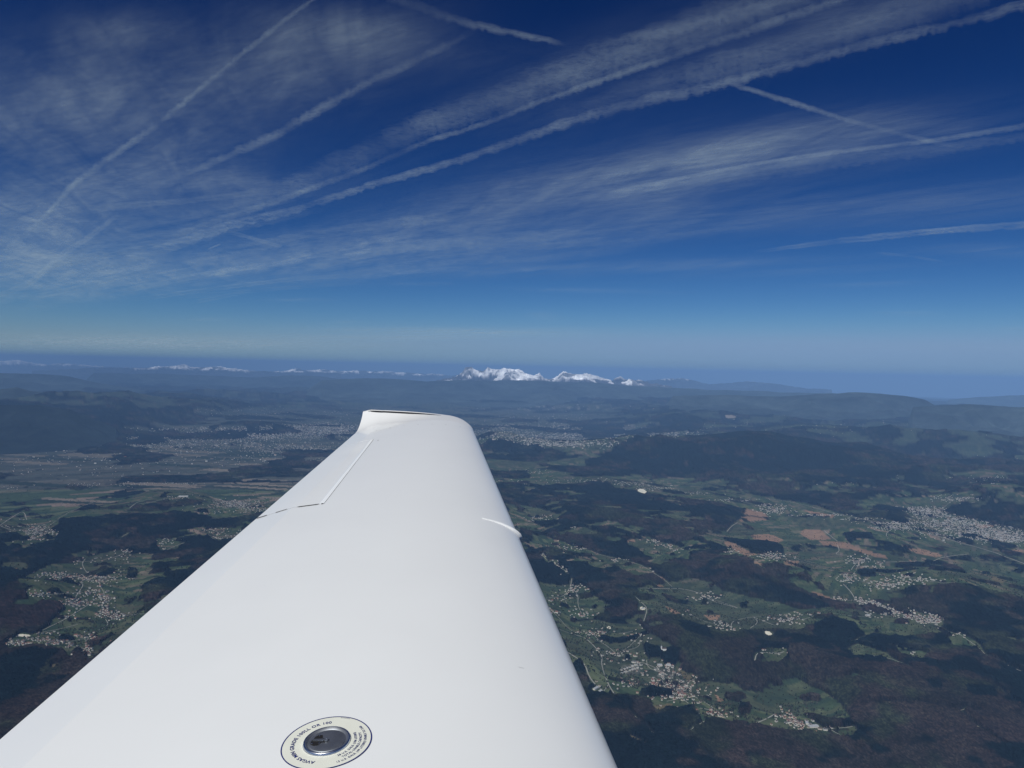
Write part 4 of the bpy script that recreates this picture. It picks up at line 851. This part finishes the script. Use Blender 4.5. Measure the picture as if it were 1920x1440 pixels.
def section(y, c0=0.0, c1=1.0, n=70, low=True):
    """closed loop of one rib: upper from c1 to c0, lower back"""
    xl, zl = LE(y); xt, zt = TE(y); ch = xl - xt; c = c0 + (c1 - c0) * cgrid(n)
    # make sure the ramp crease has a vertex
    cr = 1 - .15 / ch
    if c1 > cr: c = np.concatenate([cgrid(n - 8) * cr, np.linspace(cr, 1, 9)[1:]])
    xu = xl - c * ch; zu = zl + (zt - zl) * c + upz(c, ch, ch - c * ch); zlw = zl + (zt - zl) * c + loz(c, ch)
    up = np.stack([xu, np.full(n, y), zu], -1)[::-1]; lo_ = np.stack([xu, np.full(n, y), zlw], -1)[1:]
    return np.concatenate([up, lo_]) if low else up
def loft(secs): ni = len(secs); nj = len(secs[0]); return np.concatenate(secs), grid_faces(ni, nj)
GAP = .0022
ys1 = np.linspace(Y_IN, Y_AI - GAP, 60)
Va, Fa = loft([section(y) for y in ys1])
nj1 = 139
def capped(V_, F_, ends):
    fs = [F_[:, ::-1]]; m_ = len(V_) // nj1
    for i, rev in ends:
        b_ = len(V_); V_ = np.concatenate([V_, V_[i * nj1:(i + 1) * nj1]]); q = list(range(b_, b_ + nj1)); fs.append(np.array([q[::-1] if rev else q]))
    return V_, fs
def crease(o, nsec):
    # section points run from the trailing edge: the flap crease is the ninth
    ne = len(o.data.edges); ev = np.empty(ne * 2, np.int32); o.data.edges.foreach_get('vertices', ev); ev = ev.reshape(-1, 2)
    sh = (ev[:, 0] % nj1 == 8) & (ev[:, 1] % nj1 == 8) & (ev.max(1) < nsec * nj1)
    at_ = o.data.attributes.new('sharp_edge', 'BOOLEAN', 'EDGE') if 'sharp_edge' not in o.data.attributes else o.data.attributes['sharp_edge']; at_.data.foreach_set('value', sh)
Va, Fa = capped(Va, Fa, [(59, False)]); sk = wpart('wing_skin', Va, Fa, M_white); crease(sk, 60); 
ys2 = np.linspace(Y_AI - GAP, Y_AO + GAP, 40)
def c_h(y): xl, _ = LE(y); xt, _ = TE(y); return (xl - hinge_x(y)) / (xl - xt)
Vb2, Fb2 = loft([section(y, 0, c_h(y)) for y in ys2])
Vb2, Fb2 = capped(Vb2, Fb2, [(39, False)]); o = wpart('wing_skin', Vb2, Fb2, M_white)
ys3 = np.linspace(Y_AO + GAP, Y_TIP, 12)
Vc, Fc_ = loft([section(y) for y in ys3]); Vc, Fc_ = capped(Vc, Fc_, [(0, True)]); o = wpart('wing_skin', Vc, Fc_, M_white); crease(o, 12)
# aileron: bevelled nose strip dropping from the hinge lip, then the flat run to its trailing edge
na = 24; av = []
ysA = np.linspace(Y_AI + GAP, Y_AO - GAP, 40)
for y in ysA:
    xh = hinge_x(y) - .0016; xt, zt = TE(y)
    a = np.array([0, .0001, .003, .034, .046, .06, .09, .12, .15, .19, .21, 1.0]); a = np.minimum(a, xh - xt)
    a[-1] = xh - xt
    xs = xh - a; zz = surf(xs, y) + np.interp(a, [0, .0001, .003, .034, .05, .20], [-.03, -.0012, -.0008, -.0125, -.0125, -.0005]) * (.12 + .88 * sstep(Y_AO, Y_AO - .35, y))
    lowr = zt + (surf(xs, y, False) - zt)
    av.append(np.concatenate([np.stack([xs, np.full(len(a), y), zz], -1), np.stack([xs, np.full(len(a), y), np.minimum(lowr, zz - .0025)], -1)[::-1]]))
Vd, Fd = loft(av); n2 = len(av[0])
caps = [np.array([list(range(n2))]), np.array([[(len(av) - 1) * n2 + k for k in range(n2)][::-1]])]
ail = wpart('aileron', Vd, [Fd] + caps, M_white, smooth=False)
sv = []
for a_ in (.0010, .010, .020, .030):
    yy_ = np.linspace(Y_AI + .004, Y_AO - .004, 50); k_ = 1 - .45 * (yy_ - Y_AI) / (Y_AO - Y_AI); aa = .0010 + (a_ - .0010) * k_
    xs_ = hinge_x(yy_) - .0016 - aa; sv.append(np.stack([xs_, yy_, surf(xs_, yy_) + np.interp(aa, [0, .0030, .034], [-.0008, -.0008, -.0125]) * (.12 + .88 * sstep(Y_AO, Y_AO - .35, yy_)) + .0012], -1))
wpart('hinge_highlight', np.concatenate(sv), grid_faces(4, 50), M_bright, smooth=True)  # whiter strip laid on the bevel as a painted highlight
# dark strips laid on the skin as painted shade in the aileron's inboard slots
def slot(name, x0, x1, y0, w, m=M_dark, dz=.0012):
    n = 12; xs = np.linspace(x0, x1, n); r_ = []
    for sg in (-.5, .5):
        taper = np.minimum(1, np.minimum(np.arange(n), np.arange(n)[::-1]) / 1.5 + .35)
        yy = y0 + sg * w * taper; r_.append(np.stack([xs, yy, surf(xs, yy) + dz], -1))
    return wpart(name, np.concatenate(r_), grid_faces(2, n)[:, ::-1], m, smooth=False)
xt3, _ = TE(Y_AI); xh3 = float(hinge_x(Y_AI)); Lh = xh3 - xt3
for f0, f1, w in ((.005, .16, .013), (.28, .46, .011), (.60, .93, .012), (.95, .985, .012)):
    slot('slot_shade', xt3 + Lh * f0, xt3 + Lh * f1, Y_AI, w)
slot('slot_shade', xt3 + Lh * .0, xt3 + Lh * .99, Y_AI, .0018, dz=.0006)
# grey strip painted as the shadow line along the hinge lip
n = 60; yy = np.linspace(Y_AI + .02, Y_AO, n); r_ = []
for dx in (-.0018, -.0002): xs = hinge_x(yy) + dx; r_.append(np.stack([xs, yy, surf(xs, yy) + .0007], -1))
wpart('hinge_shadow', np.concatenate(r_), grid_faces(2, n), simple('shadow_grey', (.16, .17, .17), .7, var=.3, scale=25), smooth=False)

def disc(name, x0, y0, r0, r1, m, dz=.001, n=24, parent=None, smooth=False, prof_=None):
    """ring or disc lying on the wing skin"""
    rs = [r0, r1] if prof_ is None else [p[0] for p in prof_]; dzs = [dz, dz] if prof_ is None else [p[1] for p in prof_]
    rows = []
    for r_, dd in zip(rs, dzs):
        a_ = np.linspace(0, 2 * math.pi, n, endpoint=False); xs = x0 + r_ * np.cos(a_); ys_ = y0 + r_ * np.sin(a_)
        zb = surf(xs, ys_) if r_ > .0005 else np.full(n, float(surf(np.array([x0]), y0)[0]))
        rows.append(np.stack([xs, ys_, zb + dd], -1))
    Vv = np.concatenate(rows); k = np.arange(n); Q = np.concatenate([np.stack([i * n + k, i * n + (k + 1) % n, (i + 1) * n + (k + 1) % n, (i + 1) * n + k], -1) for i in range(len(rs) - 1)])
    return wpart(name, Vv, Q[:, ::-1], m, smooth=smooth) if parent is None else subpart(name, Vv, Q[:, ::-1], m, parent, smooth)
def hit(u, v):          # where the sight line meets the wing's upper skin
    d = np.array([(u - 960) / F, 1.0, -(v - 720) / F]); lo_, hi_ = .4, 6.0
    ds = np.linspace(lo_, hi_, 4000); g = ds * d[2] - np.array([float(surf(np.array([s_ * d[0]]), s_)[0]) for s_ in ds])
    k = np.argmax(g < 0); s_ = ds[k]; return s_ * d[0], s_
hx0, hy0 = hit(709, 826); disc('hinge_pin', hx0, hy0, .0001, .0045, M_dark, .0012)

# tip fairing with the upswept rear corner
def tip_pts(nq=26, n=70):
    rows = []
    qs = np.concatenate([np.linspace(0, .8, 17), np.linspace(.84, 1.0, 9)])
    for q in qs:
        # plan shape: the leading corner sweeps back along a quarter ellipse
        sec = section(Y_TIP, n=n); xl, zl = LE(Y_TIP); xt, zt = TE(Y_TIP); ch = xl - xt
        c = (xl - sec[:, 0]) / ch
        out = .25 * np.sqrt(np.clip(1 - np.maximum(0, (.34 - c) / .34) ** 2.2, 0, 1)) + .03
        ydir = out * q
        lift = (.108 * sstep(.25, 1.0, c) ** .8) * q ** 2.2
        zc = zl + (zt - zl) * c
        th = sec[:, 2] - zc
        fall = 1 - .93 * np.clip((q - .80) / .2, 0, 1) ** 2.4
        camb = np.where(th > 0, 1, 1)
        z_ = zc + th * fall + lift + ydir * .125 + (1 - fall) * .018 - .012 * sstep(.93, 1.0, c) * q ** 7
        x_ = xl - (xl - sec[:, 0]) * (1 - .03 * q) - .03 * q * ch * (0) + 0.0
        x_ = x_ - (q ** 3) * .035 * np.clip(1 - c * 1.5, 0, 1) - (q ** 1.2) * .022 * sstep(.75, 1, c)
        rows.append(np.stack([x_, Y_TIP + .0015 + ydir, z_], -1))
    return rows
tr_ = tip_pts(); Ve, Fe = loft(tr_); nn = len(tr_[0])
cap = np.array([[(len(tr_) - 1) * nn + k for k in range(nn)]])
o = wpart('wingtip', Ve, [Fe[:, ::-1], cap], M_tip)
# smoked light window under the upper rim of the tip
TG = np.stack(tr_)[:, :70]                  # rows q, columns c (from the trailing edge forward)
TN = np.cross(np.gradient(TG, axis=0), np.gradient(TG, axis=1)); TN /= np.linalg.norm(TN, axis=2, keepdims=True) + 1e-12; TN *= np.sign(TN[..., 2:3] + 1e-9)
m_ = 40; rows = [[], []]
ccol = (TG[0, :, 0] - TE(Y_TIP)[0]) / (LE(Y_TIP)[0] - TE(Y_TIP)[0])
for k in range(m_):
    f = k / (m_ - 1); target = .045 + f * .66; col = np.argmin(np.abs(ccol - target)); g_ = TG[:, col] + TN[:, col] * .0035
    v_ = -g_[:, 2] / g_[:, 1]; qt = int(np.argmin(v_)); wdt = .0021 * min(1, k / 4 + .1, (1 - f) * 2.2) + .0002
    for side, off in ((0, .0024), (1, .0024 + wdt)):
        vv1 = v_[:qt + 1][::-1]; qq = float(np.interp(v_[qt] + off * .75, vv1, np.arange(qt + 1)[::-1])); q0 = int(qq); q1 = min(q0 + 1, len(g_) - 1)
        rows[side].append(g_[q0] * (1 - (qq - q0)) + g_[q1] * (qq - q0))
Vl = np.concatenate([np.array(rows[0]), np.array(rows[1])])
wpart('navigation_light', Vl, grid_faces(2, m_), M_lens, smooth=False)
for u, v in ((676, 805), (706, 804), (732, 799.5), (757, 795), (784, 793), (810, 792.5), (836, 793.5), (863, 797.5)):
    x_, y_ = hit(u, v + 3); y_ = min(y_, Y_TIP - .02); disc('screw', x_, y_, .0001, .0034, simple('screw_metal', (.25, .25, .25), .5, metal=.6) if 'screw_metal' not in bpy.data.materials else bpy.data.materials['screw_metal'], .0011, n=10)

# leading-edge cuff lip: crescent ridge running back over the nose
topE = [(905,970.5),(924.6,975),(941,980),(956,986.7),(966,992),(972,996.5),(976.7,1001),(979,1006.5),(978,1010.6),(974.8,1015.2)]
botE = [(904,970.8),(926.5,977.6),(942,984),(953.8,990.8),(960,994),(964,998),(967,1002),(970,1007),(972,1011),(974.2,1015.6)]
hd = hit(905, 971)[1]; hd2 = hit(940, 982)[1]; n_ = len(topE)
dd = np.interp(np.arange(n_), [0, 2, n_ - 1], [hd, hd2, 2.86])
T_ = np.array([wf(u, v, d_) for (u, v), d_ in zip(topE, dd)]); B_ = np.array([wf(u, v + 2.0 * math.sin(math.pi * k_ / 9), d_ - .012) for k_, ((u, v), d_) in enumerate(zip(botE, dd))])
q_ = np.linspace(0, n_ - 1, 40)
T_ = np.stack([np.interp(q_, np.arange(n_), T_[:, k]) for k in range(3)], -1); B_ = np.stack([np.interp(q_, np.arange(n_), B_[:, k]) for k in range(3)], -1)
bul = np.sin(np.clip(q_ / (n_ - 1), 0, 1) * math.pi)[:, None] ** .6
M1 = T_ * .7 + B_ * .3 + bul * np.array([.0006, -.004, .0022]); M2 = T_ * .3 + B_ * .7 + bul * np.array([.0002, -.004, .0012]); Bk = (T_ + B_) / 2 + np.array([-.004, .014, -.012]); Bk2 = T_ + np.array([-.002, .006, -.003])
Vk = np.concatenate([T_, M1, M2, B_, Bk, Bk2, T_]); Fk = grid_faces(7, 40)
wpart('leading_edge_cuff', Vk, Fk, M_bright)  # lip in the lightened white, its sunlit brightness put into the colour
L1_ = [(966,1002),(969,1008),(972,1014),(974.6,1020)]; L2_ = [(964.5,1002.5),(967.5,1009),(970.5,1015.5),(973.2,1021)]
P1 = np.array([wf(u, v, 2.85) for u, v in L1_]); P2 = np.array([wf(u, v, 2.845) for u, v in L2_])
wpart('cuff_seam', np.concatenate([P1, (P1 + P2) / 2 + np.array([0, -.002, .001]), P2, (P1 + P2) / 2 + np.array([-.004, .004, -.004]), P1]), grid_faces(5, 4), simple('seam_grey', (.22, .23, .24), .6))

# ------------------------------------------------------------------ fuel filler: placard, cap, latch, lettering
fx, fy = hit(613, 1392)
pl = bpy.data.objects.new('filler_placard', None)
plo = disc('filler_placard', fx, fy, .0425, .0800, M_plac, .0010, n=96)
disc('ink_ring', fx, fy, .0785, .0808, M_ink, .0014, n=96, parent=plo)
disc('ink_ring', fx, fy, .0415, .0427, M_ink, .0014, n=96, parent=plo)
def arc_text(body, r, a_mid, size, outward, stretch=1.0, bold=.0):
    """flat print bent round the filler; outward=True reads clockwise with tops out"""
    cu = bpy.data.curves.new('lettering', 'FONT'); cu.body = body; cu.size = size; cu.align_x = 'CENTER'; cu.space_character = 1.08; cu.resolution_u = 3; cu.offset = bold
    tmp = bpy.data.objects.new('tmp', cu); C.objects.link(tmp); bpy.context.view_layer.update()
    me = bpy.data.meshes.new_from_object(tmp.evaluated_get(bpy.context.evaluated_depsgraph_get()))
    n_ = len(me.vertices); co = np.empty(n_ * 3); me.vertices.foreach_get('co', co); co = co.reshape(-1, 3)
    th_ = co[:, 0] * stretch / r
    if outward: a_ = a_mid - th_; rr_ = r + co[:, 1]
    else: a_ = a_mid + th_; rr_ = r - co[:, 1]
    xs = fx + rr_ * np.cos(a_); ys_ = fy + rr_ * np.sin(a_); zz = surf(xs, ys_) + .0016
    me.vertices.foreach_set('co', (np.stack([xs, ys_, zz], -1) - root).astype(np.float32).ravel()); me.materials.clear(); me.materials.append(M_ink); me.update()
    o = bpy.data.objects.new('lettering', me); C.objects.link(o); o.parent = plo
    bpy.data.objects.remove(tmp, do_unlink=True); return o
arc_text('AVGAS MIN GRADE 100LL OR 100', .0575, rad(180), .0102, True, 1.03, .00022)
arc_text('28 U.S. GALS. (106 LITERS)', .0535, rad(-12), .0066, False, 1.0, .0001)
arc_text('TOTAL USABLE CAPACITY', .0622, rad(-12), .0066, False, 1.0, .0001)
arc_text('13 U.S. GALS. (49 LITERS) USABLE TO TAB', .0708, rad(-10), .0066, False, 1.0, .0001)
for k in range(7):       # the tiny printed number at the rim, too small to read
    a_ = rad(84 - k * 2.1); r_ = .0755; 
    xs = fx + np.array([r_, r_, r_ + .0012, r_ + .0012]) * np.cos(np.array([a_, a_ - .022, a_ - .022, a_])); ys_ = fy + np.array([r_, r_, r_ + .0012, r_ + .0012]) * np.sin(np.array([a_, a_ - .022, a_ - .022, a_]))
    subpart('print_mark', np.stack([xs, ys_, surf(xs, ys_) + .0015], -1), np.array([[0, 1, 2, 3]]), M_ink, plo, False)
cap_ = disc('fuel_cap', fx, fy, 0, 0, M_metal2, 0, n=72, smooth=True, prof_=[(.0418, .0004), (.0416, .0038), (.0400, .0050), (.0372, .0050), (.0352, .0022), (.0338, .0016), (.0330, .0030), (.0318, .0034), (.0200, .0030), (.0001, .0030)])
disc('cap_ring', fx, fy, 0, 0, M_metal, 0, n=72, parent=cap_, smooth=True, prof_=[(.0424, .0011), (.0420, .0046), (.0410, .0056), (.0396, .0056), (.0388, .0050)])
# latch: dark plate painted as the shaded finger recess, fold-down lever and round pivot
def flatshape(name, pts, z0, z1, m, parent=cap_):
    n_ = len(pts); P_ = []
    for zz in (z0, z1):
        for (px1, py1) in pts:
            xs, ys_ = fx + px1, fy + py1; P_.append((xs, ys_, float(surf(np.array([fx]), fy)[0]) + zz + (float(surf(np.array([xs]), ys_)[0]) - float(surf(np.array([fx]), fy)[0]))))
    k = np.arange(n_); Q = np.stack([k, (k + 1) % n_, n_ + (k + 1) % n_, n_ + k], -1)
    return subpart(name, P_, [Q, np.array([[n_ + j for j in range(n_)]])], m, parent, False)
rec = [(-.0285, -.004), (-.0265, -.012), (-.020, -.0155), (-.0125, -.0135), (-.009, -.006), (-.003, -.0052), (.0025, -.0035), (.0035, .002), (0, .006), (-.006, .0065), (-.010, .008), (-.012, .0165), (-.0185, .0175), (-.024, .012)]
flatshape('recess_shade', rec, .0030, .0037, M_dark)
circ = lambda cx, cy, r_, n_=14: [(cx + r_ * math.cos(6.2832 * k / n_), cy + r_ * math.sin(6.2832 * k / n_)) for k in range(n_)]
flatshape('latch_pivot', circ(-.001, .0, .0042), .0037, .0062, M_metal2)
flatshape('latch_lever', [(-.0255, -.0022), (-.006, -.0032), (-.004, -.0005), (-.0065, .0022), (-.025, .0020)], .0038, .0056, M_metal2)
flatshape('rivet', circ(-.0245, -.0100, .0013, 8), .0037, .0048, M_metal); flatshape('rivet', circ(-.0165, .0140, .0013, 8), .0037, .0048, M_metal)
flatshape('rivet', circ(-.0005, .0010, .0013, 8), .0062, .0070, M_metal); flatshape('rivet', circ(-.0120, -.0090, .0012, 8), .0037, .0048, M_metal)
# little scratch in the paint
sx_, sy_ = hit(977, 1253); xs = np.array([sx_ - .006, sx_ + .007, sx_ + .007, sx_ - .006]); ys_ = np.array([sy_, sy_ + .001, sy_ + .002, sy_ + .001])
wpart('paint_scratch', np.stack([xs, ys_, surf(xs, ys_) + .0006], -1), np.array([[0, 1, 2, 3]]), simple('scratch_grey', (.35, .36, .37), .7), smooth=False)
print('script', time.time() - T0, 'triangles', sum(sum(len(p.vertices) - 2 for p in o.data.polygons) if len(o.data.polygons) < 5000 else 2 * len(o.data.polygons) for o in S.objects if o.type == 'MESH'))
